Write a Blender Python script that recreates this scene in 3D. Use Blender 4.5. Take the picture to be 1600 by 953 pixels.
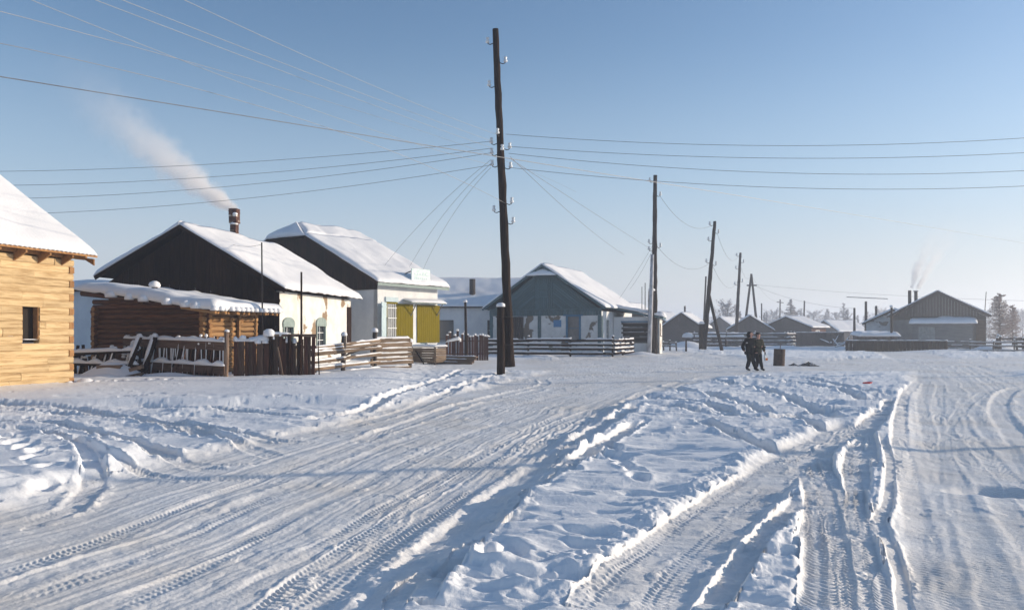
import bpy, bmesh, math, random
import numpy as np
from mathutils import Vector, Matrix, Euler
random.seed(11)
R = math.radians
for o in list(bpy.data.objects): bpy.data.objects.remove(o)
SC = bpy.context.scene
COL = SC.collection
# ------------------------------------------------------------------ camera
F, HZ, CH = 1244.0, 520.0, 1.7          # focal length in photo pixels, horizon row, eye height
cam_d = bpy.data.cameras.new('camera'); cam = bpy.data.objects.new('camera', cam_d); COL.objects.link(cam)
cam.location = (0, 0, CH); cam.rotation_euler = (R(90), 0, 0)
cam_d.sensor_width = 36; cam_d.lens = 36*F/1600; cam_d.shift_y = (HZ-476.5)/1600
cam_d.clip_start = 0.05; cam_d.clip_end = 8000
SC.camera = cam
# ------------------------------------------------------------------ sky, sun, exposure
SUN_AZ, SUN_EL = 77.0, 13.0
W = bpy.data.worlds.new('World'); SC.world = W; W.use_nodes = True
wn = W.node_tree.nodes; wl = W.node_tree.links
sky = wn.new('ShaderNodeTexSky'); sky.sky_type = 'NISHITA'; sky.sun_disc = False
sky.sun_elevation = R(SUN_EL); sky.sun_rotation = R(SUN_AZ)
sky.air_density = 1.0; sky.dust_density = 0.3; sky.ozone_density = 3.0; sky.altitude = 0
bg = wn['Background']; bg.inputs[1].default_value = 0.15
# frosty air near the horizon: the clear sky pales evenly all round towards the ground
tcw = wn.new('ShaderNodeTexCoord'); sxyz = wn.new('ShaderNodeSeparateXYZ'); wl.new(tcw.outputs['Generated'], sxyz.inputs[0])
mr = wn.new('ShaderNodeMapRange'); mr.interpolation_type = 'SMOOTHERSTEP'; mr.inputs[1].default_value = -0.02; mr.inputs[2].default_value = 0.41
mr.inputs[3].default_value = 0.88; mr.inputs[4].default_value = 0.0; wl.new(sxyz.outputs[2], mr.inputs[0])
mxw = wn.new('ShaderNodeMix'); mxw.data_type = 'RGBA'; wl.new(mr.outputs[0], mxw.inputs[0]); wl.new(sky.outputs[0], mxw.inputs[6])
mr2 = wn.new('ShaderNodeMapRange'); mr2.interpolation_type = 'SMOOTHSTEP'; mr2.inputs[1].default_value = 0.0; mr2.inputs[2].default_value = 0.20; wl.new(sxyz.outputs[2], mr2.inputs[0])
mx2 = wn.new('ShaderNodeMix'); mx2.data_type = 'RGBA'; wl.new(mr2.outputs[0], mx2.inputs[0]); mx2.inputs[6].default_value = (4.6, 4.5, 4.4, 1); mx2.inputs[7].default_value = (3.15, 3.95, 4.75, 1)
wl.new(mx2.outputs[2], mxw.inputs[7]); wl.new(mxw.outputs[2], bg.inputs[0])
sd = bpy.data.lights.new('sun', 'SUN'); sd.energy = 5.0; sd.angle = R(0.5); sd.color = (1, 0.86, 0.68)
so = bpy.data.objects.new('sun', sd); COL.objects.link(so)
sv = Vector((math.sin(R(SUN_AZ))*math.cos(R(SUN_EL)), math.cos(R(SUN_AZ))*math.cos(R(SUN_EL)), math.sin(R(SUN_EL))))
so.rotation_euler = sv.to_track_quat('Z', 'Y').to_euler(); so.location = (60, 20, 40)
SC.view_settings.view_transform = 'Standard'; SC.view_settings.look = 'None'
SC.view_settings.exposure = 0.12; SC.view_settings.gamma = 1
SC.render.resolution_x = 1024; SC.render.resolution_y = 609
SC.cycles.volume_bounces = 4; SC.cycles.max_bounces = 6; SC.cycles.diffuse_bounces = 3
SC.cycles.volume_step_rate = 1.0; SC.cycles.volume_max_steps = 128
HAZE = 0.0016

# ------------------------------------------------------------------ materials
def mat(name, col, rough=0.8, col2=None, scale=(3, 3, 3), detail=6, bump=0.0, bscale=None, lo=0.35, hi=0.65,
        patch=None, pscale=1.2, pthr=0.6, rnd=0.0, spec=0.3, metal=0.0, bdist=0.02):
    m = bpy.data.materials.new(name); m.use_nodes = True
    n = m.node_tree.nodes; l = m.node_tree.links
    p = n['Principled BSDF']; p.inputs['Roughness'].default_value = rough
    p.inputs['Specular IOR Level'].default_value = spec; p.inputs['Metallic'].default_value = metal
    tc = n.new('ShaderNodeTexCoord'); mp = n.new('ShaderNodeMapping'); l.new(tc.outputs['Object'], mp.inputs[0])
    mp.inputs['Scale'].default_value = scale
    oi = n.new('ShaderNodeObjectInfo')
    if rnd:
        mul = n.new('ShaderNodeMath'); mul.operation = 'MULTIPLY'; mul.inputs[1].default_value = 37.0
        l.new(oi.outputs['Random'], mul.inputs[0]); l.new(mul.outputs[0], mp.inputs['Location'])
    nz = n.new('ShaderNodeTexNoise'); nz.inputs['Scale'].default_value = 1; nz.inputs['Detail'].default_value = detail
    nz.inputs['Roughness'].default_value = 0.65
    l.new(mp.outputs[0], nz.inputs['Vector'])
    cr = n.new('ShaderNodeValToRGB'); cr.color_ramp.elements[0].position = lo; cr.color_ramp.elements[1].position = hi
    cr.color_ramp.elements[0].color = (*col, 1); cr.color_ramp.elements[1].color = (*(col2 or col), 1)
    l.new(nz.outputs[0], cr.inputs[0]); out = cr.outputs[0]
    if patch:
        n2 = n.new('ShaderNodeTexNoise'); n2.inputs['Scale'].default_value = pscale; n2.inputs['Detail'].default_value = 5
        l.new(tc.outputs['Object'], n2.inputs['Vector'])
        c2 = n.new('ShaderNodeValToRGB'); c2.color_ramp.elements[0].position = pthr; c2.color_ramp.elements[1].position = pthr+0.025
        l.new(n2.outputs[0], c2.inputs[0])
        mx = n.new('ShaderNodeMix'); mx.data_type = 'RGBA'; l.new(c2.outputs[0], mx.inputs[0]); l.new(out, mx.inputs[6])
        mx.inputs[7].default_value = (*patch, 1); out = mx.outputs[2]
    if rnd:
        hv = n.new('ShaderNodeHueSaturation'); mr = n.new('ShaderNodeMapRange')
        l.new(oi.outputs['Random'], mr.inputs[0]); mr.inputs[3].default_value = 1-rnd; mr.inputs[4].default_value = 1+rnd
        l.new(mr.outputs[0], hv.inputs['Value']); l.new(out, hv.inputs['Color']); out = hv.outputs[0]
    l.new(out, p.inputs['Base Color'])
    if bump:
        bp = n.new('ShaderNodeBump'); bp.inputs['Strength'].default_value = bump; bp.inputs['Distance'].default_value = bdist
        if bscale:
            nb = n.new('ShaderNodeTexNoise'); nb.inputs['Scale'].default_value = bscale; nb.inputs['Detail'].default_value = 6
            l.new(tc.outputs['Object'], nb.inputs['Vector']); l.new(nb.outputs[0], bp.inputs['Height'])
        else: l.new(nz.outputs[0], bp.inputs['Height'])
        l.new(bp.outputs[0], p.inputs['Normal'])
    return m
G_ = (1.5, 22, 22)      # wood grain runs along local X
M = {}
M['fresh'] = mat('fresh_log', (0.33, 0.20, 0.085), 0.85, (0.60, 0.43, 0.23), (1.1, 16, 16), bump=0.9, rnd=0.14, lo=0.32, hi=0.55)
M['endgrain'] = mat('end_grain', (0.36, 0.19, 0.07), 0.9, (0.25, 0.12, 0.05), (8, 8, 8), rnd=0.2)
M['brownlog'] = mat('shaded_brown_log', (0.05, 0.021, 0.011), 0.9, (0.20, 0.085, 0.038), G_, bump=0.6, rnd=0.3)  # shed logs turned from the sun, shade put into the brown
M['litlog'] = mat('sunlit_log', (0.22, 0.11, 0.045), 0.9, (0.42, 0.25, 0.11), G_, bump=0.6, rnd=0.25)  # the same shed's logs on the sunward side, sunlight put into the colour
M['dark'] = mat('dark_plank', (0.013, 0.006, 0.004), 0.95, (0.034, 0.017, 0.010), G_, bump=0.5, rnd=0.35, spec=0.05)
M['oldwood'] = mat('old_plank', (0.10, 0.062, 0.042), 0.9, (0.24, 0.165, 0.115), G_, bump=0.6, rnd=0.35)
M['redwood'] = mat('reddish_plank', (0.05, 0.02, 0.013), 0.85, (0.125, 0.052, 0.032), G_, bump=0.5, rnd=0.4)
M['rail'] = mat('rail_wood', (0.10, 0.065, 0.042), 0.9, (0.25, 0.18, 0.12), G_, bump=0.6, rnd=0.25)
M['greywood'] = mat('grey_wood', (0.055, 0.045, 0.040), 0.9, (0.11, 0.092, 0.082), G_, bump=0.5, rnd=0.2, spec=0.1)
M['pole'] = mat('tarred_pole', (0.010, 0.007, 0.006), 0.9, (0.045, 0.028, 0.02), (14, 14, 1.2), bump=0.8, bdist=0.03, spec=0.08)
M['plaster'] = mat('whitewash', (0.66, 0.62, 0.55), 0.95, (0.80, 0.78, 0.73), (1.5, 1.5, 1.5), bump=0.5, bscale=9, patch=(0.27, 0.19, 0.12), pscale=0.85, pthr=0.60)
M['plaster2'] = mat('clean_whitewash', (0.66, 0.66, 0.66), 0.95, (0.78, 0.78, 0.76), (1.2, 1.2, 0.8), bump=0.4, bscale=8, patch=(0.38, 0.33, 0.27), pscale=0.9, pthr=0.70)
M['plaster3'] = mat('peeling_whitewash', (0.50, 0.50, 0.49), 0.95, (0.68, 0.68, 0.66), (1.1, 1.1, 1.1), bump=0.5, bscale=6, patch=(0.17, 0.14, 0.11), pscale=0.9, pthr=0.565)
M['greywall'] = mat('grey_wall', (0.13, 0.12, 0.11), 0.95, (0.26, 0.245, 0.23), (0.8, 0.8, 0.5), bump=0.4, bscale=6)
M['teal'] = mat('blue_green_paint', (0.040, 0.085, 0.098), 0.7, (0.075, 0.135, 0.15), G_, bump=0.4, rnd=0.22)
M['tealbright'] = mat('blue_trim_paint', (0.03, 0.12, 0.22), 0.6, (0.045, 0.16, 0.27), (4, 4, 4), bump=0.2)
M['bluesign'] = mat('blue_sign_enamel', (0.05, 0.17, 0.34), 0.6, (0.06, 0.20, 0.38), (4, 4, 4))
M['trim'] = mat('pale_green_trim', (0.20, 0.25, 0.23), 0.7, (0.30, 0.36, 0.33), (6, 6, 6), bump=0.2)
M['yellow'] = mat('mustard_paint', (0.14, 0.105, 0.0), 0.75, (0.23, 0.175, 0.0), (30, 30, 1.0), bump=0.3, spec=0.05)
M['palepaint'] = mat('pale_blue_paint', (0.42, 0.52, 0.56), 0.6, (0.5, 0.6, 0.62), (5, 5, 5))
M['boardsign'] = mat('faded_turquoise_sign', (0.48, 0.62, 0.60), 0.6, (0.70, 0.78, 0.75), (3, 3, 9), lo=0.4, hi=0.55, bump=0.1)
M['white'] = mat('white_paint', (0.72, 0.72, 0.70), 0.5, (0.8, 0.8, 0.78), (9, 9, 9))
M['metal'] = mat('grey_sheet_metal', (0.12, 0.12, 0.117), 0.6, (0.19, 0.187, 0.18), (1.2, 1.2, 5), spec=0.5, bump=0.2)
M['iron'] = mat('dark_iron', (0.025, 0.023, 0.022), 0.6, (0.06, 0.04, 0.03), (14, 14, 14), metal=0.3)
M['frosted'] = mat('rime_covered_wood', (0.30, 0.29, 0.29), 0.9, (0.62, 0.62, 0.64), (6, 6, 2))
M['fenceboard'] = mat('weathered_brown_board', (0.055, 0.03, 0.02), 0.9, (0.15, 0.09, 0.06), G_, bump=0.6, rnd=0.2)
M['darkgrey'] = mat('dark_weathered_board', (0.045, 0.038, 0.033), 0.95, (0.085, 0.072, 0.062), G_, bump=0.5, rnd=0.12, spec=0.1)
M['rust'] = mat('rusty_steel', (0.03, 0.018, 0.013), 0.85, (0.09, 0.05, 0.035), (5, 5, 9), bump=0.3)
M['brick'] = mat('red_brick', (0.05, 0.025, 0.018), 0.95, (0.15, 0.065, 0.042), (9, 9, 9), bump=0.4, rnd=0.25)
M['porcelain'] = mat('porcelain', (0.72, 0.72, 0.70), 0.25, (0.8, 0.8, 0.78), spec=0.6)
M['wire'] = mat('wire_metal', (0.16, 0.16, 0.17), 0.5, (0.24, 0.24, 0.25), spec=0.5)
M['wirelit'] = mat('sunlit_wire', (0.30, 0.30, 0.29), 0.6, (0.36, 0.36, 0.35))  # paler copy of the wire, sun on those spans put into the colour
M['glass'] = mat('window_glass', (0.035, 0.04, 0.045), 0.12, (0.05, 0.055, 0.06), spec=0.8)
M['frostglass'] = mat('frosted_glass', (0.16, 0.17, 0.17), 0.4, (0.34, 0.35, 0.34), (5, 5, 5))
M['inside'] = mat('interior_shade', (0.02, 0.015, 0.012), 0.95)  # near-black sheets behind holes, the unlit room put into their colour
M['frost'] = mat('frosted_twig', (0.38, 0.34, 0.33), 0.9, (0.66, 0.62, 0.60), (2, 2, 2))
M['larch'] = mat('rusty_larch', (0.28, 0.19, 0.15), 0.9, (0.58, 0.47, 0.42), (1.5, 1.5, 1.5))
M['bark'] = mat('bark', (0.06, 0.045, 0.035), 0.9, (0.14, 0.11, 0.09), (6, 6, 2))
M['blackcloth'] = mat('black_coat', (0.005, 0.005, 0.006), 0.9, (0.011, 0.011, 0.013), (9, 9, 9), bump=0.4, spec=.05)
M['camo'] = mat('olive_camouflage', (0.016, 0.016, 0.010), 0.9, (0.055, 0.05, 0.032), (8, 8, 8), lo=0.47, hi=0.52, bump=0.4, spec=.05)
M['trousers'] = mat('dark_trousers', (0.007, 0.007, 0.009), 0.9, (0.015, 0.015, 0.018), (9, 9, 9), bump=0.4, spec=.05)
M['skin'] = mat('skin', (0.50, 0.26, 0.19), 0.6, (0.56, 0.31, 0.23))
M['hair'] = mat('dark_hair', (0.012, 0.009, 0.008), 0.7)
M['red'] = mat('red_plastic', (0.55, 0.03, 0.03), 0.5, (0.65, 0.06, 0.05))
M['rubbish'] = mat('dark_rubbish', (0.02, 0.02, 0.022), 0.9, (0.5, 0.5, 0.52), (7, 7, 7), lo=.5, hi=.62)
M['badge'] = mat('pale_patch', (0.32, 0.32, 0.34), 0.8)

def snow_mat(name, ground=False):
    m = bpy.data.materials.new(name); m.use_nodes = True
    n = m.node_tree.nodes; l = m.node_tree.links; p = n['Principled BSDF']
    p.inputs['Roughness'].default_value = 0.55; p.inputs['Specular IOR Level'].default_value = 0.25
    tc = n.new('ShaderNodeTexCoord')
    n1 = n.new('ShaderNodeTexNoise'); n1.inputs['Scale'].default_value = 26 if ground else 10; n1.inputs['Detail'].default_value = 8
    n1.inputs['Roughness'].default_value = 0.62
    l.new(tc.outputs['Object'], n1.inputs['Vector'])
    bp = n.new('ShaderNodeBump'); bp.inputs['Strength'].default_value = 0.5 if ground else 0.35
    bp.inputs['Distance'].default_value = 0.018 if ground else 0.03
    l.new(n1.outputs[0], bp.inputs['Height']); l.new(bp.outputs[0], p.inputs['Normal'])
    if ground:
        at = n.new('ShaderNodeAttribute'); at.attribute_name = 'packed'
        n2 = n.new('ShaderNodeTexNoise'); n2.inputs['Scale'].default_value = 1.3; n2.inputs['Detail'].default_value = 7
        l.new(tc.outputs['Object'], n2.inputs['Vector'])
        mm = n.new('ShaderNodeMath'); mm.operation = 'MULTIPLY'; l.new(at.outputs['Fac'], mm.inputs[0]); l.new(n2.outputs[0], mm.inputs[1])
        ms = n.new('ShaderNodeMath'); ms.operation = 'MULTIPLY'; ms.inputs[1].default_value = 1.7; ms.use_clamp = True
        l.new(mm.outputs[0], ms.inputs[0])
        mx = n.new('ShaderNodeMix'); mx.data_type = 'RGBA'; l.new(ms.outputs[0], mx.inputs[0])
        mx.inputs[6].default_value = (0.88, 0.88, 0.885, 1); mx.inputs[7].default_value = (0.70, 0.64, 0.57, 1)
        l.new(mx.outputs[2], p.inputs['Base Color'])
    else: p.inputs['Base Color'].default_value = (0.83, 0.82, 0.82, 1)
    return m
M['snow'] = snow_mat('snow'); M['ground'] = snow_mat('ground_snow', True)

# ------------------------------------------------------------------ helpers
def P(px, py, D): return Vector(((px-800)/F*D, D, CH-(py-HZ)/F*D))      # photo pixel at distance D
def GD(py): return CH*F/(py-HZ)                                         # ground distance of a pixel row
def tag(o, label=None, cat=None, group=None, kind=None):
    if label: o['label'] = label
    if cat: o['category'] = cat
    if group: o['group'] = group
    if kind: o['kind'] = kind
    return o
def empty(name, loc, rz, label, cat, group=None):
    o = bpy.data.objects.new(name, None); COL.objects.link(o); o.location = loc; o.rotation_euler = (0, 0, rz)
    o.empty_display_size = 0.3
    return tag(o, label, cat, group)
def link(name, me, m, parent=None, loc=None, rot=None):
    if m is not None and not me.materials: me.materials.append(m)
    o = bpy.data.objects.new(name, me); COL.objects.link(o)
    if parent: o.parent = parent
    if loc is not None: o.location = loc
    if rot is not None: o.rotation_euler = rot
    return o
class MB:
    def __init__(s): s.v = []; s.f = []
    def add(s, v, f):
        b = len(s.v); s.v += [tuple(x) for x in v]; s.f += [tuple(i+b for i in q) for q in f]
    def box(s, x0, x1, y0, y1, z0, z1):
        v = [(x, y, z) for x in (x0, x1) for y in (y0, y1) for z in (z0, z1)]
        s.add(v, [(0, 1, 3, 2), (4, 6, 7, 5), (0, 4, 5, 1), (2, 3, 7, 6), (0, 2, 6, 4), (1, 5, 7, 3)])
    def tube(s, pts, rad, n=6, cap=True):
        pts = [Vector(p) for p in pts]
        if not hasattr(rad, '__len__'): rad = [rad]*len(pts)
        rings = []
        ref = Vector((0.13, 0.05, 1)) if abs((pts[-1]-pts[0]).normalized().z) < 0.9 else Vector((1, 0.1, 0))
        for i, p in enumerate(pts):
            t = (pts[min(i+1, len(pts)-1)]-pts[max(i-1, 0)]).normalized()
            a = t.cross(ref).normalized(); b = t.cross(a)
            rings.append([p+(a*math.cos(2*math.pi*k/n)+b*math.sin(2*math.pi*k/n))*rad[i] for k in range(n)])
        v = [x for r in rings for x in r]; f = []
        for i in range(len(pts)-1):
            for k in range(n): f.append((i*n+k, i*n+(k+1) % n, (i+1)*n+(k+1) % n, (i+1)*n+k))
        if cap: f.append(tuple(range(n-1, -1, -1))); f.append(tuple(range((len(pts)-1)*n, len(pts)*n)))
        s.add(v, f)
    def poly(s, pts, off):
        n = len(pts); pts = [Vector(p) for p in pts]; off = Vector(off)
        s.add(pts+[p+off for p in pts], [tuple(range(n)), tuple(range(2*n-1, n-1, -1))]+[(i, i+n, (i+1) % n+n, (i+1) % n) for i in range(n)])
    def build(s, name, m, parent=None, loc=None, rot=None, smooth=False):
        me = bpy.data.meshes.new(name); me.from_pydata(s.v, [], s.f)
        bm = bmesh.new(); bm.from_mesh(me); bmesh.ops.recalc_face_normals(bm, faces=bm.faces); bm.to_mesh(me); bm.free()
        if smooth: me.polygons.foreach_set('use_smooth', [True]*len(me.polygons))
        return link(name, me, m, parent, loc, rot)
def bx(name, x0, x1, y0, y1, z0, z1, m, parent=None):
    b = MB(); b.box(x0, x1, y0, y1, z0, z1); return b.build(name, m, parent)
def frame_m(p0, p1, up=(0, 0, 1)):
    p0 = Vector(p0); p1 = Vector(p1); x = (p1-p0).normalized(); up = Vector(up)
    if abs(x.dot(up)) > 0.97: up = Vector((0, 1, 0))
    y = up.cross(x).normalized(); z = x.cross(y)
    m = Matrix((x, y, z)).transposed().to_4x4(); m.translation = p0; return m
def beam(name, p0, p1, w, h, m, parent=None, up=(0, 0, 1), wob=0.006, seg=2, roll=0, taper=1.0):
    """squared plank: local X along its length, w across (local Y), h thick (local Z)"""
    L = (Vector(p1)-Vector(p0)).length; v = []; f = []
    for i in range(seg+1):
        t = i/seg; dy, dz = random.uniform(-wob, wob), random.uniform(-wob, wob); k = 1+(taper-1)*t
        ww = w/2*k*(1+random.uniform(-1, 1)*wob*6); hh = h/2*(1+random.uniform(-1, 1)*wob*6)
        ex = random.uniform(-wob, wob)*2 if i in (0, seg) else 0
        v += [(t*L+ex, dy-ww, dz-hh), (t*L+ex, dy+ww, dz-hh), (t*L+ex, dy+ww, dz+hh), (t*L+ex, dy-ww, dz+hh)]
    for i in range(seg):
        for k in range(4): f.append((i*4+k, i*4+(k+1) % 4, i*4+4+(k+1) % 4, i*4+4+k))
    f += [(3, 2, 1, 0), (seg*4, seg*4+1, seg*4+2, seg*4+3)]
    me = bpy.data.meshes.new(name); me.from_pydata(v, [], f)
    o = link(name, me, m, parent); o.matrix_basis = frame_m(p0, p1, up) @ Matrix.Rotation(roll, 4, 'X'); return o
def hewn(name, p0, p1, w, h, m, parent, seg=9, wob=.008):
    """squared log with worn, chamfered edges"""
    L = (Vector(p1)-Vector(p0)).length; v = []; f = []; c = .26
    prof = [(-1, -1+c*1.3), (-1+c, -1), (1-c, -1), (1, -1+c*1.3), (1, 1-c*1.3), (1-c, 1), (-1+c, 1), (-1, 1-c*1.3)]
    for i in range(seg+1):
        t = i/seg; dy = random.uniform(-wob, wob); e = random.uniform(-wob, wob)*.5
        for (a, b_) in prof: v.append((t*L, dy+a*w/2*(1+random.uniform(-.03, .03)), b_*h/2+e+random.uniform(-wob, wob)*.35))
    for i in range(seg):
        for k in range(8): f.append((i*8+k, i*8+(k+1) % 8, i*8+8+(k+1) % 8, i*8+8+k))
    f += [tuple(range(7, -1, -1)), tuple(range(seg*8, seg*8+8))]
    me = bpy.data.meshes.new(name); me.from_pydata(v, [], f)
    o = link(name, me, m, parent); o.matrix_basis = frame_m(p0, p1); return o
def log(name, p0, p1, r, m, parent=None, n=8, wob=0.012, seg=5, flat=1.0, r1=None):
    L = (Vector(p1)-Vector(p0)).length; v = []; f = []; r1 = r1 or r
    ph = random.uniform(0, 6)
    for i in range(seg+1):
        t = i/seg; dy, dz = random.uniform(-wob, wob), random.uniform(-wob, wob); rr = (r+(r1-r)*t)*(1+random.uniform(-.06, .06))
        for k in range(n):
            a = 2*math.pi*k/n+0.39; q = rr*(1+random.uniform(-.05, .05))
            v.append((t*L, dy+q*math.cos(a)*flat, dz+q*math.sin(a)))
    for i in range(seg):
        for k in range(n): f.append((i*n+k, i*n+(k+1) % n, i*n+n+(k+1) % n, i*n+n+k))
    f += [tuple(range(n-1, -1, -1)), tuple(range(seg*n, seg*n+n))]
    me = bpy.data.meshes.new(name); me.from_pydata(v, [], f)
    me.polygons.foreach_set('use_smooth', [len(p.vertices) == 4 for p in me.polygons])
    me.materials.append(m); me.materials.append(M['endgrain'] if m in (M['fresh'], M['litlog'], M['brownlog']) else m)
    for p in list(me.polygons)[-2:]: p.material_index = 1
    o = bpy.data.objects.new(name, me); COL.objects.link(o); o.parent = parent; o.matrix_basis = frame_m(p0, p1); return o
def hsh(x, y, s=0):
    q = math.sin(x*127.1+y*311.7+s*74.7)*43758.5453; return q-math.floor(q)
def vn(x, y, s=0):
    xi, yi = math.floor(x), math.floor(y); fx, fy = x-xi, y-yi; fx = fx*fx*(3-2*fx); fy = fy*fy*(3-2*fy)
    a = hsh(xi, yi, s)*(1-fx)+hsh(xi+1, yi, s)*fx; b = hsh(xi, yi+1, s)*(1-fx)+hsh(xi+1, yi+1, s)*fx
    return a*(1-fy)+b*fy
def snow_slab(name, e0, e1, r1, r0, th, parent, nx=60, ny=20, scallop=0.0, per=0.18, lump=0.03, ragged=0.05, seed=0):
    """snow lying on a roof slope; e0-e1 the eave, r0-r1 the ridge"""
    e0, e1, r0, r1 = map(Vector, (e0, e1, r0, r1)); nrm = (e1-e0).cross(r0-e0).normalized()
    if nrm.z < 0: nrm = -nrm
    L = (e1-e0).length; Hh = (r0-e0).length; dn = (e0-r0).normalized(); al = (e1-e0).normalized()
    top, bot = [], []
    ts = [1-(1-j/ny)**1.0 for j in range(ny+1)]; ts = [0, .015, .04, .08]+[.08+.92*(j+1)/(ny-3) for j in range(ny-3)]
    ss = [0, .004, .012]+[.012+.976*(i+1)/(nx-5) for i in range(nx-6)]+[.988, .996, 1]
    for j, t in enumerate(ts):
        for i, s_ in enumerate(ss):
            base = (e0*(1-s_)+e1*s_)*(1-t)+(r0*(1-s_)+r1*s_)*t
            ds = min(s_, 1-s_)*L; dt = t*Hh
            k = (1-math.exp(-(ds+.02)/.09))*(1-math.exp(-(dt+.025)/.10))
            h = th*k*(1+0.75*(vn(s_*L*.6, t*Hh*.6, seed)-.5)+.3*(vn(s_*L*1.7, t*Hh*.9, seed+7)-.5))+lump*(vn(s_*L*2.3, t*Hh*2.3, seed+5)-.5)*k
            off = Vector((0, 0, 0)); ff = math.exp(-dt/.12)
            off += dn*ff*(scallop*math.cos(2*math.pi*s_*L/per)+ragged*(vn(s_*L*1.6, 3.3, seed+9)-.3)*1.6+.5*ragged*(vn(s_*L*6, 1.3, seed+2)-.5))
            fg = math.exp(-ds/.12); off += al*(1 if s_ > .5 else -1)*fg*ragged*.6*(vn(t*Hh*2, 9.1, seed)-.3)
            h += scallop*.5*ff*math.cos(2*math.pi*s_*L/per)
            top.append(base+off+nrm*max(h, .012)); bot.append(base+off*.8-nrm*0.004-Vector((0, 0, ff*ragged*.4*vn(s_*L*3, 7, seed))))
    nxx = len(ss); nyy = len(ts); n = nxx*nyy; f = []
    for j in range(nyy-1):
        for i in range(nxx-1):
            a = j*nxx+i; f.append((a, a+1, a+1+nxx, a+nxx)); f.append((a+n+nxx, a+1+nxx+n, a+1+n, a+n))
    for i in range(nxx-1):
        f.append((i+n, i+1+n, i+1, i)); a = (nyy-1)*nxx+i; f.append((a, a+1, a+1+n, a+n))
    for j in range(nyy-1):
        a = j*nxx; f.append((a, a+nxx, a+nxx+n, a+n)); a += nxx-1; f.append((a+n, a+nxx+n, a+nxx, a))
    b = MB(); b.v = [tuple(x) for x in top+bot]; b.f = f
    return b.build(name, M['snow'], parent, smooth=True)
def snow_strip(name, p0, p1, w, h, parent, n=None, seed=None, gap=0.0):
    p0, p1 = Vector(p0), Vector(p1); L = (p1-p0).length; n = n or max(4, int(L/.12)); seed = seed or random.random()*99
    m = frame_m(p0, p1); v = []; f = []
    prof = [(-.55, -.12), (-.42, .55), (0, 1), (.42, .6), (.55, -.12)]
    for i in range(n+1):
        t = i/n; q = .35+1.1*vn(t*L*3.2, seed, 3); e = min(1, min(t, 1-t)*L/.06+.15)
        if gap and vn(t*L*1.1, seed, 8) < gap: e *= .12
        for (a, b_) in prof: v.append((t*L, a*w*(.8+.4*vn(t*L*5, seed+4))*min(1, e+.3), b_*h*q*e if b_ > 0 else b_*h))
    k = len(prof)
    for i in range(n):
        for j in range(k-1): f.append((i*k+j, i*k+k+j, i*k+k+j+1, i*k+j+1))
        f.append((i*k+k-1, i*k+2*k-1, i*k+k, i*k))
    f += [tuple(range(k)), tuple(range(n*k+k-1, n*k-1, -1))]
    b = MB(); b.v = v; b.f = f
    o = b.build(name, M['snow'], parent, smooth=True); o.matrix_basis = m; return o
def snow_cap(name, c, r, h, parent, mat_=None):
    b = MB(); v = []; f = []; n = 9; rings = [(.88, 0), (.98, .3), (.8, .72), (.42, .96)]
    for (q, z) in rings:
        for k in range(n):
            a = 2*math.pi*k/n; j = 1+random.uniform(-.12, .12); v.append((q*r*math.cos(a)*j, q*r*math.sin(a)*j, z*h))
    v.append((0, 0, h)); v.append((0, 0, -.005))
    for i in range(3):
        for k in range(n): f.append((i*n+k, i*n+(k+1) % n, i*n+n+(k+1) % n, i*n+n+k))
    for k in range(n): f.append((3*n+k, 3*n+(k+1) % n, 4*n)); f.append(((k+1) % n, k, 4*n+1))
    b.add(v, f); return b.build(name, mat_ or M['snow'], parent, loc=c, smooth=True)
def wall(name, mp, a0, a1, z0, z1, opens, th, m, parent):
    """wall sheet with real openings. mp(a, d, z) -> local point, d = depth inwards"""
    A = sorted(set([a0, a1]+[o[0] for o in opens]+[o[1] for o in opens])); Z = sorted(set([z0, z1]+[o[2] for o in opens]+[o[3] for o in opens]))
    ins = lambda a, z: any(o[0] < a < o[1] and o[2] < z < o[3] for o in opens)
    b = MB()
    for i in range(len(A)-1):
        for j in range(len(Z)-1):
            a, a_, z, z_ = A[i], A[i+1], Z[j], Z[j+1]
            if ins((a+a_)/2, (z+z_)/2): continue
            b.add([mp(a, 0, z), mp(a_, 0, z), mp(a_, 0, z_), mp(a, 0, z_)], [(0, 1, 2, 3)])
            b.add([mp(a, th, z), mp(a_, th, z), mp(a_, th, z_), mp(a, th, z_)], [(3, 2, 1, 0)])
    for (a, a_, z, z_) in list(opens)+[(a0, a1, z0, z1)]:
        q = [(a, z), (a_, z), (a_, z_), (a, z_)]
        for k in range(4):
            (p, pz), (r_, rz) = q[k], q[(k+1) % 4]
            b.add([mp(p, 0, pz), mp(r_, 0, rz), mp(r_, th, rz), mp(p, th, pz)], [(0, 1, 2, 3)])
    return b.build(name, m, parent)
def mpbox(name, mp, a0, a1, d0, d1, z0, z1, m, parent):
    b = MB(); v = [mp(a, d, z) for a in (a0, a1) for d in (d0, d1) for z in (z0, z1)]
    b.add(v, [(0, 1, 3, 2), (4, 6, 7, 5), (0, 4, 5, 1), (2, 3, 7, 6), (0, 2, 6, 4), (1, 5, 7, 3)]); return b.build(name, m, parent)
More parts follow.
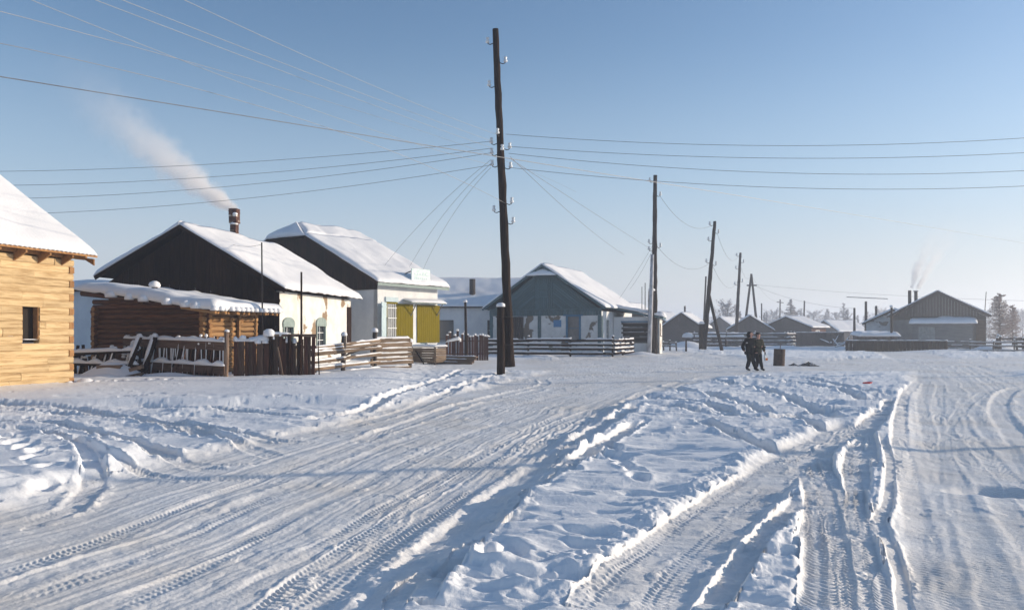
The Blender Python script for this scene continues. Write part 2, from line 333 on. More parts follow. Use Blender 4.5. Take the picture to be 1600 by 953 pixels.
def window(mp, a0, a1, z0, z1, parent, fm, gm, bars=(1, 2), fw=.07, proud=.03, sill=True, snow=True, dep=.09, barm=None):
    """window > pane, sill, glazing_bar"""
    b = MB()
    def bb(x0, x1, y0, y1, d0=-proud, d1=.06):
        v = [mp(a, d, z) for a in (x0, x1) for d in (d0, d1) for z in (y0, y1)]
        b.add(v, [(0, 1, 3, 2), (4, 6, 7, 5), (0, 4, 5, 1), (2, 3, 7, 6), (0, 2, 6, 4), (1, 5, 7, 3)])
    bb(a0-fw, a0+.012, z0-fw, z1+fw); bb(a1-.012, a1+fw, z0-fw, z1+fw); bb(a0+.012, a1-.012, z1-.012, z1+fw); bb(a0+.012, a1-.012, z0-fw, z0+.012)
    w = b.build('window', fm, parent)
    mpbox('pane', mp, a0, a1, dep, dep+.012, z0, z1, gm, w)
    for k in range(bars[0]):
        a = a0+(a1-a0)*(k+1)/(bars[0]+1); mpbox('glazing_bar', mp, a-.018, a+.018, dep-.04, dep-.003, z0, z1, barm or M['white'], w)
    for k in range(bars[1]):
        z = z0+(z1-z0)*(k+1)/(bars[1]+1); mpbox('glazing_bar', mp, a0, a1, dep-.035, dep-.006, z-.015, z+.015, barm or M['white'], w)
    if sill:
        mpbox('sill', mp, a0-fw-.03, a1+fw+.03, -.12, -proud-.002, z0-fw-.03, z0-fw+.02, fm, w)
        if snow: mpbox('snow', mp, a0-fw, a1+fw, -.115, -proud-.004, z0-fw+.021, z0-fw+.055, M['snow'], w)
    return w
class House:
    """frame: origin front-right corner, +x outward from the side wall, +y away along the ridge"""
    def __init__(s, name, label, cat, O, th, group=None):
        s.O = Vector((O[0], O[1], 0)); s.t = R(th); s.u = Vector((math.sin(s.t), math.cos(s.t), 0)); s.v = Vector((math.cos(s.t), -math.sin(s.t), 0))
        s.e = empty(name, s.O, -s.t, label, cat, group)
    def front(s, px, py, off=0):     # photo ray -> (x, z) on the gable plane
        k = (px-800)/F; o = s.O-s.u*off; x = (k*o.y-o.x)/(s.v.x-k*s.v.y); p = o+s.v*x; return x, CH-(py-HZ)/F*p.y
    def side(s, px, py, off=0):
        k = (px-800)/F; o = s.O+s.v*off; y = (k*o.y-o.x)/(s.u.x-k*s.u.y); p = o+s.u*y; return y, CH-(py-HZ)/F*p.y
FR = lambda a, d, z: (a, d, z)       # gable plane y = 0, depth inwards +y
SD = lambda a, d, z: (-d, a, z)      # side plane x = 0, depth inwards -x
def gable_roof(H, W_, L, ze, zr, zl=None, xr=None, ovg=.45, ove=.45, th=.16, snow_r=True, snow_l=True, m=None, scallop=0, nx=70, ny=24, fascia=None, seed=0, hip=0, ragged=.05, per=.18, lumps=.03):
    """roof > snow; roof boards as a thin sheet, verge boards as parts"""
    xr = -W_/2 if xr is None else xr; zl = ze if zl is None else zl; m = m or M['dark']
    er = (ove, ze); el = (-W_-ove, zl); b = MB()
    for (a, c) in ((er, (xr, zr)), (el, (xr, zr))):
        b.poly([(a[0], -ovg, a[1]), (a[0], L+ovg, a[1]), (c[0], L+ovg, c[1]), (c[0], -ovg+hip, c[1])], (0, 0, -.05))
    rf = b.build('roof', m, H.e)
    g = .012
    if snow_r: snow_slab('snow', (er[0]+.02, -ovg-.02, er[1]+g), (er[0]+.02, L+ovg, er[1]+g), (xr, L+ovg, zr+g), (xr, -ovg-.02+hip, zr+g), th, rf, nx, ny, scallop, per, lumps, ragged, seed)
    if snow_l: snow_slab('snow', (el[0]-.02, L+ovg, el[1]+g), (el[0]-.02, -ovg-.02, el[1]+g), (xr, -ovg-.02+hip, zr+g), (xr, L+ovg, zr+g), th, rf, nx, ny, scallop, per, lumps, ragged, seed+31)
    fm = fascia or m
    for (a, sg) in ((er, 1), (el, -1)):
        if hip: continue
        beam('verge_board', (a[0], -ovg-.015, a[1]-.10), (xr, -ovg-.015, zr-.10), .035, .17, fm, H.e, up=(0, 0, 1))
    return rf
def gable_planks(H, x0, x1, xr, z0, ze_r, zr, ze_l, w, m, y=-.02, th=.025, name='plank', zcap=99, thin=.014, cw=0):
    """vertical boards closing a gable, each one an object"""
    n = int(round((x1-x0)/w)); w = (x1-x0)/n
    for i in range(n):
        a = x0+i*w; b = a+w-thin
        def top(x): return min(zcap, zr+(ze_r-zr)*(x-xr)/(x1-xr) if x > xr else zr+(ze_l-zr)*(xr-x)/(xr-x0))-.06
        pts = [(a, z0), (b, z0), (b, max(top(b), z0+.03)), (a, max(top(a), z0+.03))]
        d = random.uniform(-.006, .006); q = MB(); q.poly([(p[0], y+d, p[1]) for p in pts], (0, th, 0))
        c = MB(); c.v = [(z, -x_, y_) for (x_, y_, z) in q.v]; c.f = q.f       # local X runs up the board
        o = c.build(name, m, H.e); o.matrix_basis = Matrix(((0, -1, 0, 0), (0, 0, 1, 0), (1, 0, 0, 0), (0, 0, 0, 1)))

# ------------------------------------------------------------------ ground
def g_hash(ix, iy, s):
    h = np.sin(ix*127.1+iy*311.7+s*74.7)*43758.5453; return h-np.floor(h)
def g_noise(x, y, s=0):
    xi, yi = np.floor(x), np.floor(y); fx, fy = x-xi, y-yi; fx = fx*fx*fx*(fx*(fx*6-15)+10); fy = fy*fy*fy*(fy*(fy*6-15)+10)
    a = g_hash(xi, yi, s)*(1-fx)+g_hash(xi+1, yi, s)*fx; b = g_hash(xi, yi+1, s)*(1-fx)+g_hash(xi+1, yi+1, s)*fx
    return (a*(1-fy)+b*fy)*2-1
def g_fbm(x, y, o=4, s=0, rot=True):
    r = 0; a = .5
    for k in range(o):
        r = r+a*g_noise(x, y, s+k*13); x, y = (x*1.62-y*1.17+5.3, x*1.17+y*1.62+1.7); a *= .5
    return r
def smooth(e0, e1, x): t = np.clip((x-e0)/(e1-e0), 0, 1); return t*t*(3-2*t)
def gpt(px, py): D = GD(py); return ((px-800)/F*D, D)
def curve(pts, n=8):
    p = [np.array(q, float) for q in pts]; p = [2*p[0]-p[1]]+p+[2*p[-1]-p[-2]]; out = []
    for i in range(1, len(p)-2):
        for k in range(n):
            t = k/n; out.append(.5*((2*p[i])+(-p[i-1]+p[i+1])*t+(2*p[i-1]-5*p[i]+4*p[i+1]-p[i+2])*t*t+(-p[i-1]+3*p[i]-3*p[i+1]+p[i+2])*t**3))
    out.append(p[-2]); return np.array(out)
def dist_poly(X, Y, pts, reach):
    """signed distance (left < 0) and arc length, only for points within reach"""
    x0, y0 = pts.min(0)-reach; x1, y1 = pts.max(0)+reach
    idx = np.nonzero((X > x0) & (X < x1) & (Y > y0) & (Y < y1))[0]
    if not len(idx): return idx, None, None
    x, y = X[idx], Y[idx]; best = np.full(len(idx), 1e9); sg = np.zeros(len(idx)); ar = np.zeros(len(idx)); acc = 0
    for i in range(len(pts)-1):
        ax, ay = pts[i]; bx_, by_ = pts[i+1]; dx, dy = bx_-ax, by_-ay; L = math.hypot(dx, dy)+1e-9
        m = (x > min(ax, bx_)-reach) & (x < max(ax, bx_)+reach) & (y > min(ay, by_)-reach) & (y < max(ay, by_)+reach)
        k = np.nonzero(m)[0]
        if len(k):
            rx, ry = x[k]-ax, y[k]-ay; t = np.clip((rx*dx+ry*dy)/(L*L), 0, 1); ex, ey = rx-t*dx, ry-t*dy
            d = np.sqrt(ex*ex+ey*ey); b = d < best[k]; kk = k[b]
            best[kk] = d[b]; sg[kk] = np.where((rx*dy-ry*dx)[b] >= 0, 1, -1); ar[kk] = acc+t[b]*L
        acc += L
    ok = best < reach; return idx[ok], (best*sg)[ok], ar[ok]
def interp_road(Y, ys, xs): return np.interp(Y, ys, xs)
def make_ground():
    # columns: dense across the view, coarse elsewhere; rows: even steps in 1/r near, wider far off
    tn = np.linspace(-.72, .72, 1500); th = np.arctan(tn)
    side = np.linspace(th[-1], 2*math.pi+th[0], 70)[1:-1]; th = np.concatenate([th, side]); nt = len(th)
    r = np.concatenate([[.35, .8, 1.3, 1.9, 2.5, 3.0, 3.4, 3.8], 1/np.linspace(1/4.0, 1/95., 640)])
    r = np.concatenate([r, [105, 120, 140, 170, 210, 270, 360, 500, 700, 1000, 1400]]); nr = len(r)
    RR, TT = np.meshgrid(r, th, indexing='ij'); X = (RR*np.sin(TT)).ravel(); Y = (RR*np.cos(TT)).ravel()
    fl = np.hypot(X, Y) < 130
    Z = np.zeros_like(X); pk = np.zeros_like(X)
    wx = X+.5*g_fbm(X*.5, Y*.5, 3, 7); wy = Y+.5*g_fbm(X*.5+9, Y*.5, 3, 17)
    # --- road masks
    cl = interp_road(Y, [0, 4.9, 6.8, 9.6, 12.4, 14.6, 18.4, 24, 30, 40], [-4.1, -3.25, -2.65, -2.1, -1.55, -.85, 0, 1.9, 4.2, 9])
    wl_ = interp_road(Y, [0, 5, 9, 15, 20, 30, 40], [2.2, 2.25, 2.35, 2.3, 2.6, 3.6, 6])
    dl = X-cl+.12*g_fbm(X*.9, Y*.9, 3, 3)
    roadL = 1-smooth(wl_-.15, wl_+.5, np.abs(dl)+.18*g_fbm(X*2.2, Y*2.2, 3, 4))
    cr = interp_road(Y, [0, 4.9, 7.5, 11.75, 17.6, 26.4, 40, 70], [2.6, 4.35, 5.7, 7.9, 10.9, 15.4, 22, 34])
    dr = X-cr+.15*g_fbm(X*.8, Y*.8, 3, 23)
    roadR = 1-smooth(1.75, 2.5, np.abs(dr))
    yc = interp_road(X, [-20, 0, 10, 30, 60], [44, 43, 41, 45, 60])
    cross = smooth(-9.5, -6.0, -np.abs(Y-yc)+.8*g_fbm(X*.25, Y*.25, 3, 31))*smooth(-8, 0, X)
    road = np.maximum(np.maximum(roadL, roadR), cross)
    far = smooth(16, 30, Y)
    # --- undisturbed snow: soft drifts with small wind lips
    base = .05*g_fbm(X*.12, Y*.12, 3, 41)
    island = (X > cl) & (X < cr) & (Y < 30)
    lift = np.where(island, .12, .08)
    rip = .062*g_fbm(wx*.9+.35*wy, wy*2.6, 4, 51)+.020*g_fbm(wx*2.6, wy*8, 3, 57)
    pits = -.07*smooth(.12, .36, g_fbm(wx*1.7+3, wy*3.6, 2, 63))*smooth(-.1, .3, g_fbm(X*.3, Y*.3, 2, 64))
    und = lift+rip+pits
    # churned belt further back on the island and at the left
    ch = smooth(13.0, 15.5, Y)*(1-smooth(26, 30, Y))*smooth(-4, -1, X-cl-1)
    ch = np.maximum(ch, smooth(-4.6, -6, X)*smooth(9.5, 11, Y)*(1-smooth(16, 18.5, Y))*.7)
    ch = np.maximum(ch, smooth(2.4, 3.4, dr)*.8*(Y < 60))
    ch = np.maximum(ch, (Y > 22)*(X < 2)*(X > -12)*.55)
    und = und+ch*(.13*g_fbm(wx*.42-.2*wy, wy*1.35, 4, 71)+.016*np.abs(g_fbm(wx*3.3, wy*3.9, 3, 73)))
    # --- road surface: packed, grooved along its length
    gl = .004*g_noise(dl*5.5, Y*.10, 81)+.005*g_noise(dl*13, Y*.18, 83)+.004*g_noise(dl*27, Y*.35, 85)
    gr = .008*g_noise(dr*5, Y*.10, 87)+.005*g_noise(dr*12, Y*.2, 89)
    rs = .008*g_fbm(X*3.5, Y*3.5, 4, 91)+.018*g_fbm(X*.8, Y*.8, 2, 93)
    rs = rs+roadL*gl+roadR*gr+cross*.03*g_fbm(X*.25, Y*1.3, 4, 95)*(1-roadR*.6)
    # lumpy strip between the wheel lines
    lm = np.exp(-((dl+.35)/.28)**2)+.8*np.exp(-((dl-1.05)/.2)**2)
    rs = rs+roadL*lm*.012*np.abs(g_fbm(X*4.2, Y*3.4, 3, 97))*2
    Z = base+und*(1-road)+rs*road
    # snow thrown along the road edges
    cl2 = np.exp(-((np.abs(dl)-wl_-.22)/.2)**2)*(1-cross)*(Y < 28)*(Y > 2)
    Z = Z+cl2*(.015+.05*np.abs(g_fbm(X*3, Y*3, 3, 99)))*(1-roadR)
    # plateau of clean snow in front of the log house
    pl = smooth(17.3, 18.0, Y+.5*g_fbm(X*.4, Y*.4, 2, 101)-.12*(X+8))*smooth(-1.8, -4.2, X+.10*(Y-19))
    Z = Z*(1-.88*pl)+pl*(.24+.05*g_fbm(X*.35, Y*.35, 3, 103)+.012*g_fbm(X*1.6, Y*3, 3, 104))
    # round drift at lower left
    rd = np.hypot((X+7.0)/2.35, (Y-9.6)/2.3); rd = 1-smooth(.9, 1.04, rd+.05*g_fbm(X, Y, 3, 105))
    Z = Z*(1-rd)+rd*(.20+.05*g_fbm(wx*.9, wy*1.5, 3, 107)-.05*smooth(.1, .3, g_fbm(wx*2, wy*2.6, 2, 109)))
    road = road*(1-rd)
    # --- wheel ruts: (photo trace, half width, depth, bank, tread height, tread pitch, chevron)
    T = []
    def t(pts, hw, dp, bk, ta=0, tp=.09, cv=1, fade=1): T.append((curve([gpt(*p) for p in pts]), hw, dp, bk, ta, tp, cv))
    # foreground ruts on the right of the island
    t([(960, 1010), (1010, 930), (1075, 868), (1140, 808), (1195, 762), (1240, 724), (1290, 695), (1350, 668)], .40, .115, .075, .0, .07, 1)
    t([(880, 1000), (945, 915), (1020, 855), (1095, 800), (1165, 755), (1222, 722)], .10, .02, .012, .011, .06, 1)
    t([(985, 1010), (1050, 915), (1110, 855), (1165, 805), (1215, 757)], .11, .03, .03, .012, .06, -1)
    t([(1075, 1010), (1140, 920), (1190, 855), (1235, 805), (1262, 778)], .12, .14, .085, .006, .06, 1)
    t([(1300, 1010), (1292, 900), (1288, 830), (1278, 775), (1262, 735), (1272, 704), (1312, 686), (1352, 672), (1385, 645)], .20, .085, .03, .032, .062, -1)
    t([(1330, 1010), (1322, 900), (1315, 830), (1306, 770), (1292, 730), (1300, 706), (1335, 684), (1372, 655)], .09, .04, .012, .02, .058, 1)
    t([(1210, 742), (1245, 712), (1290, 690), (1345, 682), (1362, 700), (1360, 740)], .10, .04, .02, .018, .06, 1)
    t([(1235, 760), (1262, 722), (1300, 702), (1336, 702), (1350, 730), (1348, 790)], .09, .04, .018, .018, .06, -1)
    t([(1372, 1010), (1356, 900), (1342, 830), (1335, 770), (1330, 725), (1348, 694), (1378, 662), (1392, 625)], .13, .06, .015, .026, .062, 1)
    t([(1245, 880), (1262, 810), (1262, 765), (1240, 735), (1225, 718)], .06, .05, .05, 0)
    t([(1085, 664), (1130, 680), (1180, 702), (1222, 722)], .17, .16, .025, 0)
    t([(1205, 655), (1260, 668), (1300, 690)], .14, .09, .04, 0)
    t([(1425, 1010), (1405, 900), (1382, 840), (1366, 780)], .06, .05, .05, 0)
    # along the island's left flank
    t([(430, 1000), (560, 880), (680, 800), (780, 735), (880, 675), (960, 640), (1010, 610)], .16, .07, .05, .024, .075, 1)
    t([(360, 1000), (500, 880), (630, 800), (735, 735), (840, 675), (930, 637)], .10, .03, .02, .018, .065, -1)
    t([(560, 1000), (660, 880), (750, 800), (850, 730), (930, 680), (1000, 640)], .20, .13, .06, .004, .09, 1)
    t([(640, 985), (690, 900), (790, 800), (880, 735), (960, 690), (1000, 668)], .13, .11, .05, 0)
    t([(740, 840), (790, 800), (870, 755), (950, 705), (1015, 665)], .07, .05, .04, 0)
    # main road wheel lines
    t([(-60, 960), (140, 900), (300, 830), (480, 750), (660, 680), (820, 630), (960, 600)], .14, .010, .007, .009, .06, 1)
    t([(-60, 925), (100, 870), (260, 805), (440, 735), (620, 670), (800, 622)], .11, .012, .010, .008, .06, -1)
    t([(120, 985), (300, 890), (450, 810), (600, 740), (760, 670), (900, 625)], .12, .014, .010, .010, .06, 1)
    t([(300, 985), (440, 890), (560, 820), (700, 740), (830, 670), (930, 630)], .12, .018, .010, .014, .065, -1)
    t([(400, 985), (520, 890), (620, 825), (740, 745), (850, 680), (950, 632)], .11, .018, .012, .016, .065, 1)
    # left churned tracks
    t([(-60, 640), (100, 645), (260, 668), (380, 700), (450, 720)], .15, .06, .05, .012, .07)
    t([(-60, 660), (80, 668), (200, 695), (300, 730), (380, 740)], .15, .065, .05, .012, .07)
    t([(0, 672), (70, 682), (130, 715), (145, 755), (110, 795), (0, 830)], .14, .07, .06, .014, .07)
    t([(120, 650), (300, 672), (420, 690), (520, 690)], .12, .05, .05, .010, .07)
    t([(0, 648), (160, 655), (330, 690), (430, 712)], .10, .04, .04, .008, .07)
    t([(110, 690), (230, 716), (330, 728), (450, 722)], .12, .04, .03, .008, .07)
    t([(90, 700), (190, 735), (320, 752), (470, 735)], .11, .03, .025, .010, .07)
    t([(200, 640), (380, 650), (500, 655), (620, 640)], .15, .07, .04, .012, .09)
    # side road off to the left fence and around the pole
    t([(470, 665), (570, 645), (640, 612), (700, 592), (730, 575)], .17, .09, .07, .012, .1)
    t([(530, 672), (640, 640), (700, 615), (745, 598), (800, 580)], .17, .09, .07, .010, .1)
    t([(560, 690), (700, 640), (800, 612), (850, 600), (845, 592)], .18, .11, .08, 0)
    t([(650, 655), (740, 628), (800, 618), (850, 605)], .2, .10, .06, 0)
    # back of the island
    t([(1015, 600), (1060, 612), (1120, 628), (1180, 645), (1230, 660)], .22, .15, .05, .010, .1)
    t([(1040, 592), (1100, 596), (1180, 610), (1260, 640), (1310, 665)], .2, .12, .06, 0)
    t([(1080, 590), (1200, 596), (1300, 612), (1350, 630)], .2, .12, .06, 0)
    t([(1150, 588), (1260, 596), (1330, 610), (1370, 622)], .2, .11, .06, 0)
    t([(1000, 625), (1080, 640), (1180, 655), (1280, 650)], .2, .10, .06, 0)
    t([(1000, 645), (1100, 652), (1200, 662), (1330, 645)], .17, .07, .05, 0)
    t([(960, 640), (1010, 615), (1060, 598), (1120, 588)], .2, .09, .05, .01, .1)
    # right road
    t([(1460, 1000), (1440, 850), (1415, 740), (1405, 680), (1415, 620), (1440, 590)], .14, .014, .008, .008, .06)
    t([(1580, 1000), (1530, 850), (1480, 740), (1450, 680), (1440, 620), (1450, 590)], .13, .010, .007, .007, .06, -1)
    t([(1700, 960), (1610, 850), (1540, 750), (1490, 690), (1465, 640), (1470, 600)], .14, .012, .010, .009, .06)
    t([(1690, 850), (1600, 770), (1530, 700), (1500, 660), (1510, 620)], .14, .014, .014, .009, .07)
    t([(1500, 760), (1475, 700), (1495, 650), (1540, 610)], .11, .016, .016, .008, .07)
    t([(1350, 860), (1385, 790), (1390, 730), (1380, 690)], .07, .05, .04, 0)
    t([(1600, 700), (1560, 640), (1580, 610), (1640, 600)], .22, .10, .07, 0)
    # the flat area beyond
    t([(600, 575), (800, 580), (1000, 583), (1200, 585), (1400, 590), (1600, 580)], .3, .05, .04, 0)
    t([(830, 566), (1000, 572), (1300, 577), (1600, 570)], .3, .05, .05, 0)
    t([(1000, 568), (1200, 574), (1330, 570), (1500, 566), (1650, 575)], .3, .06, .06, 0)
    t([(700, 600), (900, 590), (1050, 578), (1300, 563), (1380, 556)], .3, .05, .05, 0)
    RUT = np.zeros_like(X); BNK = np.zeros_like(X); TRD = np.zeros_like(X); INN = np.zeros_like(X)
    for k, (pts, hw, dp, bk, ta, tp, cv) in enumerate(T):
        idx, d, s = dist_poly(X, Y, pts, hw*3.4+.1)
        if not len(idx): continue
        x, y = X[idx], Y[idx]
        d = d+.012*g_noise(x*1.6, y*1.6, k)+.008*g_noise(x*8, y*8, k+3); a = np.abs(d)
        Lm = s.max(); fe = smooth(0, .8, s)*smooth(0, .8, Lm-s)
        onroad = np.where((road[idx] > .5) & (dp > .05), .5, 1)*np.where((road[idx] <= .5) & (dp < .05), 1.3, 1)
        inn = (1-smooth(hw*.62, hw*1.12, a))*fe
        vary = .85+.25*g_noise(s*.5, s*0+k, 5)
        crumb = np.clip(.35+1.0*g_fbm(x*2.2, y*2.2, 2, k+200)+.75*np.abs(g_fbm(x*7, y*7, 3, k+250)), 0.02, 1.7)
        bank = np.exp(-((a-hw*1.24)/(hw*.40))**2)*fe
        RUT[idx] = np.minimum(RUT[idx], -dp*.8*inn*vary*onroad)
        BNK[idx] = np.maximum(BNK[idx], bk*bank*crumb*onroad)
        if ta:
            ph = (s+cv*a*.55)/tp*2*math.pi; res = smooth(34, 12, y)
            tr = np.tanh(1.8*np.sin(ph))*(.55+.45*np.cos(d/hw*9.4))
            v_ = ta*tr*res*(.6+.5*g_noise(s*1.3, d*3, k+9))*(.3+.7*smooth(-.5, .1, g_noise(s*.32, s*0+k*3.1, 19)+.4*g_noise(x*1.7, y*1.7, k)))
            TRD[idx] = TRD[idx]*(1-inn)+v_*inn
        INN[idx] = np.maximum(INN[idx], inn)
        pk[idx] = np.maximum(pk[idx], inn*.5)
    Z = Z*(1-.35*INN*(1-road))+.54*RUT+.52*BNK*(1-INN*.9)+.85*TRD
    near = 1-smooth(22, 34, Y)
    bk_ = np.clip(BNK/.03, 0, 1); cl3 = np.clip(ch*(1-road), 0, 1)
    lump = smooth(.12, .45, g_noise(X*8.3, Y*8.3, 561)+.5*g_noise(X*17, Y*17, 562))
    Z = Z+near*(bk_*(.016*g_fbm(X*13, Y*13, 3, 555)+.012*lump)+.003*g_fbm(X*9, Y*9, 3, 556)+cl3*(.008*lump+.010*g_fbm(X*6, Y*6, 3, 557)))
    spk = smooth(.42, .62, g_noise(X*6.1, Y*6.1, 571))*smooth(.0, .5, g_fbm(X*.7, Y*.7, 3, 572))
    Z = Z+near*.022*spk*(1-.6*road)
    # footprints crossing the island and the left yard
    rng = random.Random(5)
    def steps(a, b, n):
        ax, ay = gpt(*a); b_x, b_y = gpt(*b)
        for i in range(n):
            f_ = i/(n-1); yield ax+(b_x-ax)*f_+rng.uniform(-.1, .1), ay+(b_y-ay)*f_+rng.uniform(-.12, .12)
    fp = list(steps((900, 690), (1010, 760), 9))+list(steps((960, 700), (900, 745), 6))+list(steps((60, 610), (260, 605), 12))+list(steps((20, 700), (90, 770), 7))+list(steps((700, 905), (800, 880), 5))
    for (fx, fy) in fp:
        idx = np.nonzero((np.abs(X-fx) < .4) & (np.abs(Y-fy) < .5))[0]
        if len(idx):
            q = np.hypot((X[idx]-fx)/.12, (Y[idx]-fy)/.2); Z[idx] += -.07*(1-smooth(.6, 1.2, q+.15*g_noise(X[idx]*9, Y[idx]*9, 3)))+.008*np.exp(-((q-1.3)/.3)**2)
    for (fx, fy, ra, dp) in ((5.2, 8.65, .34, .11),):     # dip in the right road, shaped to read as a shadow cast from outside
        q = np.hypot((X-fx)/ra/1.25, (Y-fy)/ra); Z += -dp*(1-smooth(.5, 1.15, q+.2*g_noise(X*3, Y*3, 7)))
    # wind-scooped hollows: long shallow crescents, steeper on the sunward side
    r2 = random.Random(41); dom = np.nonzero((Y < 32) & (Y > 3.5) & (road < .5) & (np.abs(X) < .72*Y))[0]; xd, yd = X[dom], Y[dom]; zz = np.zeros(len(dom)); msk = (INN[dom] < .3)
    for i in range(520):
        fy = 1/r2.uniform(1/19.5, 1/4.6); fx = r2.uniform(-.66, .62)*fy; a_ = r2.uniform(.10, .34)*(1+.03*fy); b_ = a_*r2.uniform(.28, .5); dp = r2.uniform(.012, .040)*(1+.04*fy); tl = r2.uniform(-.35, .15)
        if i < 90: a_ *= 2.2; dp *= .8
        k = np.nonzero((np.abs(xd-fx) < a_*1.5) & (np.abs(yd-fy) < a_*1.1))[0]
        if not len(k): continue
        u_ = (xd[k]-fx)+tl*(yd[k]-fy); w_ = (yd[k]-fy)-tl*(xd[k]-fx); w_ = w_-.8*b_*(u_/a_)**2
        q = np.sqrt((np.where(u_ > 0, u_/(a_*.75), u_/a_*.8))**2+(w_/b_)**2)+.10*g_noise(xd[k]*5, yd[k]*5, i)
        zz[k] -= dp*(1-smooth(.45, 1.05, q))*(1+.35*u_/a_)
    Z[dom] += np.clip(zz, -.07, 0)*msk
    # broken chunks on the near end of the island
    cx_, cy_ = gpt(760, 925); m_ = np.exp(-(((X-cx_)/.9)**2+((Y-cy_)/.55)**2)); Z += m_*.09*np.clip(g_fbm(X*2.6, Y*2.6, 4, 401)+.2, -.1, 1)
    # snow heaped along the far verges
    fh = smooth(47, 52, Y)*(1-smooth(85, 110, Y)); Z = Z+fh*(.10*np.clip(g_fbm(X*.35, Y*.5, 4, 411)+.1, 0, 1)*2)*smooth(-3, 4, np.abs(X-30)-5)
    Z = Z*(1-smooth(90, 200, np.hypot(X, Y)))
    pk = np.maximum(pk, road*(.55+.45*g_fbm(X*.6, Y*.6, 3, 421)))*(1-rd)
    V = np.stack([X, Y, Z], 1); c0 = len(V); V = np.vstack([V, [[0, 0, 0]]])
    i, j = np.meshgrid(np.arange(nr-1), np.arange(nt), indexing='ij'); j2 = (j+1) % nt
    q = np.stack([i*nt+j, i*nt+j2, (i+1)*nt+j2, (i+1)*nt+j], -1).reshape(-1, 4)
    me = bpy.data.meshes.new('snowy_ground'); nq = len(q)
    me.vertices.add(len(V)); me.vertices.foreach_set('co', V.ravel())
    jj = np.arange(nt); tri = np.stack([(jj+1) % nt, jj, np.full(nt, c0)], -1)
    me.loops.add(nq*4+nt*3); me.loops.foreach_set('vertex_index', np.concatenate([q.ravel(), tri.ravel()]))
    me.polygons.add(nq+nt)
    me.polygons.foreach_set('loop_start', np.concatenate([np.arange(nq)*4, nq*4+np.arange(nt)*3]))
    me.polygons.foreach_set('loop_total', np.concatenate([np.full(nq, 4), np.full(nt, 3)]))
    me.update(); me.validate()
    me.polygons.foreach_set('use_smooth', np.ones(len(me.polygons), bool))
    at = me.attributes.new('packed', 'FLOAT', 'POINT'); at.data.foreach_set('value', np.append(pk, 0).astype(np.float32))
    o = link('snowy_ground', me, M['ground']); tag(o, kind='structure')
    return o
make_ground()

# ------------------------------------------------------------------ A: new log house, lower left
A = House('log_house', 'new yellow squared-log house with a small dark window hole and snowy corrugated roof', 'house', (-15.01, 17.41), 14)
AL, AW, AH = 7.0, 7.0, 3.9
wy, wz = A.side(35, 477)[0], 0; wy2 = A.side(62, 477)[0]; wz1 = A.side(48, 477)[1]; wz0 = A.side(48, 530)[1]
rows = 19; rh = (AH+.06)/rows
for k in range(rows):
    z = -.06+rh*(k+.5); w = rh*.995
    segs = []
    cut = [0]
    x = 0
    while True:
        x += random.uniform(1.8, 4.6)
        if x > AL-.7: break
        cut.append(x)
    cut.append(AL)
    for a, b in zip(cut[:-1], cut[1:]):
        if z > wz0-.02 and z < wz1+.02:
            if a < wy2 and b > wy:
                if wy-a > .1: segs.append((a, wy))
                if b-wy2 > .1: segs.append((wy2, b))
                continue
        segs.append((a, b))
    for a, b in segs:
        d = random.uniform(-.012, .012)
        hewn('log', (-.10+d, a+.003, z), (-.10+d, b-.003, z), .21, w+random.uniform(-.006, .006), M['fresh'], A.e, seg=max(3, int((b-a)*3)))
    beam('log', (-AW+.1, 0, z), (-AW+.1, AL, z), .2, w-.012, M['fresh'], A.e)
    for yy in (.10, AL-.10):
        beam('log', (-AW+.2, yy, z), (-.203, yy, z), .19, w-.012, M['fresh'], A.e)
        if k % 2: bx('log_end', -.19, random.uniform(.012, .03), yy-.085, yy+.085, z-w/2+.01, z+w/2-.01, M['endgrain'], A.e)
for yy, lab in ((.1, 0), (AL-.1, 1)):
    for k in range(11):
        z = AH+.02+k*.22; hw = (AW/2)*(1-(k+.7)/11.5)
        beam('log', (-AW/2-hw, yy, z+.09), (-AW/2+hw, yy, z+.09), .16, .205, M['fresh'], A.e)
wd = MB(); wd.box(-.27, -.255, wy-.06, wy2+.06, wz0-.06, wz1+.06)
fr = MB()
for (y0, y1, z0, z1) in ((wy-.001, wy+.035, wz0, wz1), (wy2-.035, wy2+.001, wz0, wz1)): fr.box(-.2, -.03, y0, y1, z0, z1)
wf = fr.build('window', M['endgrain'], A.e); wd.build('shade_panel', M['inside'], wf)  # solid panel closes the hole, painted black as room shade
snow_strip('snow', (-.08, wy+.03, wz0-.01), (-.08, wy2-.03, wz0-.01), .16, .03, wf)
ze = 4.06; zr = ze+(AW/2+.45)*.70
rfA = gable_roof(A, AW, AL, ze, zr, th=.13, m=M['endgrain'], scallop=.028, per=.16, nx=230, ny=30, ragged=.012, seed=3, lumps=.02)
for k in range(9):
    y = -.15+k*.83
    b = MB(); b.poly([(-.02, y, ze-.02), (.42, y, ze-.07), (.42, y, ze-.13), (-.02, y, ze-.36)], (0, .06, 0)); b.build('rafter_end', M['endgrain'], A.e)
b = MB(); b.poly([(.05, AL+.30, ze-.05), (.44, AL+.30, ze-.10), (.44, AL+.30, ze-.30), (-.3, AL+.30, ze+.12)], (0, .05, 0)); b.build('bracket', M['endgrain'], A.e)
beam('purlin', (.06, -.3, ze-.06), (.06, AL+.4, ze-.06), .1, .12, M['endgrain'], A.e)
snow_cap('snow', (.28, AL+.15, 0.1), .28, .22, A.e)

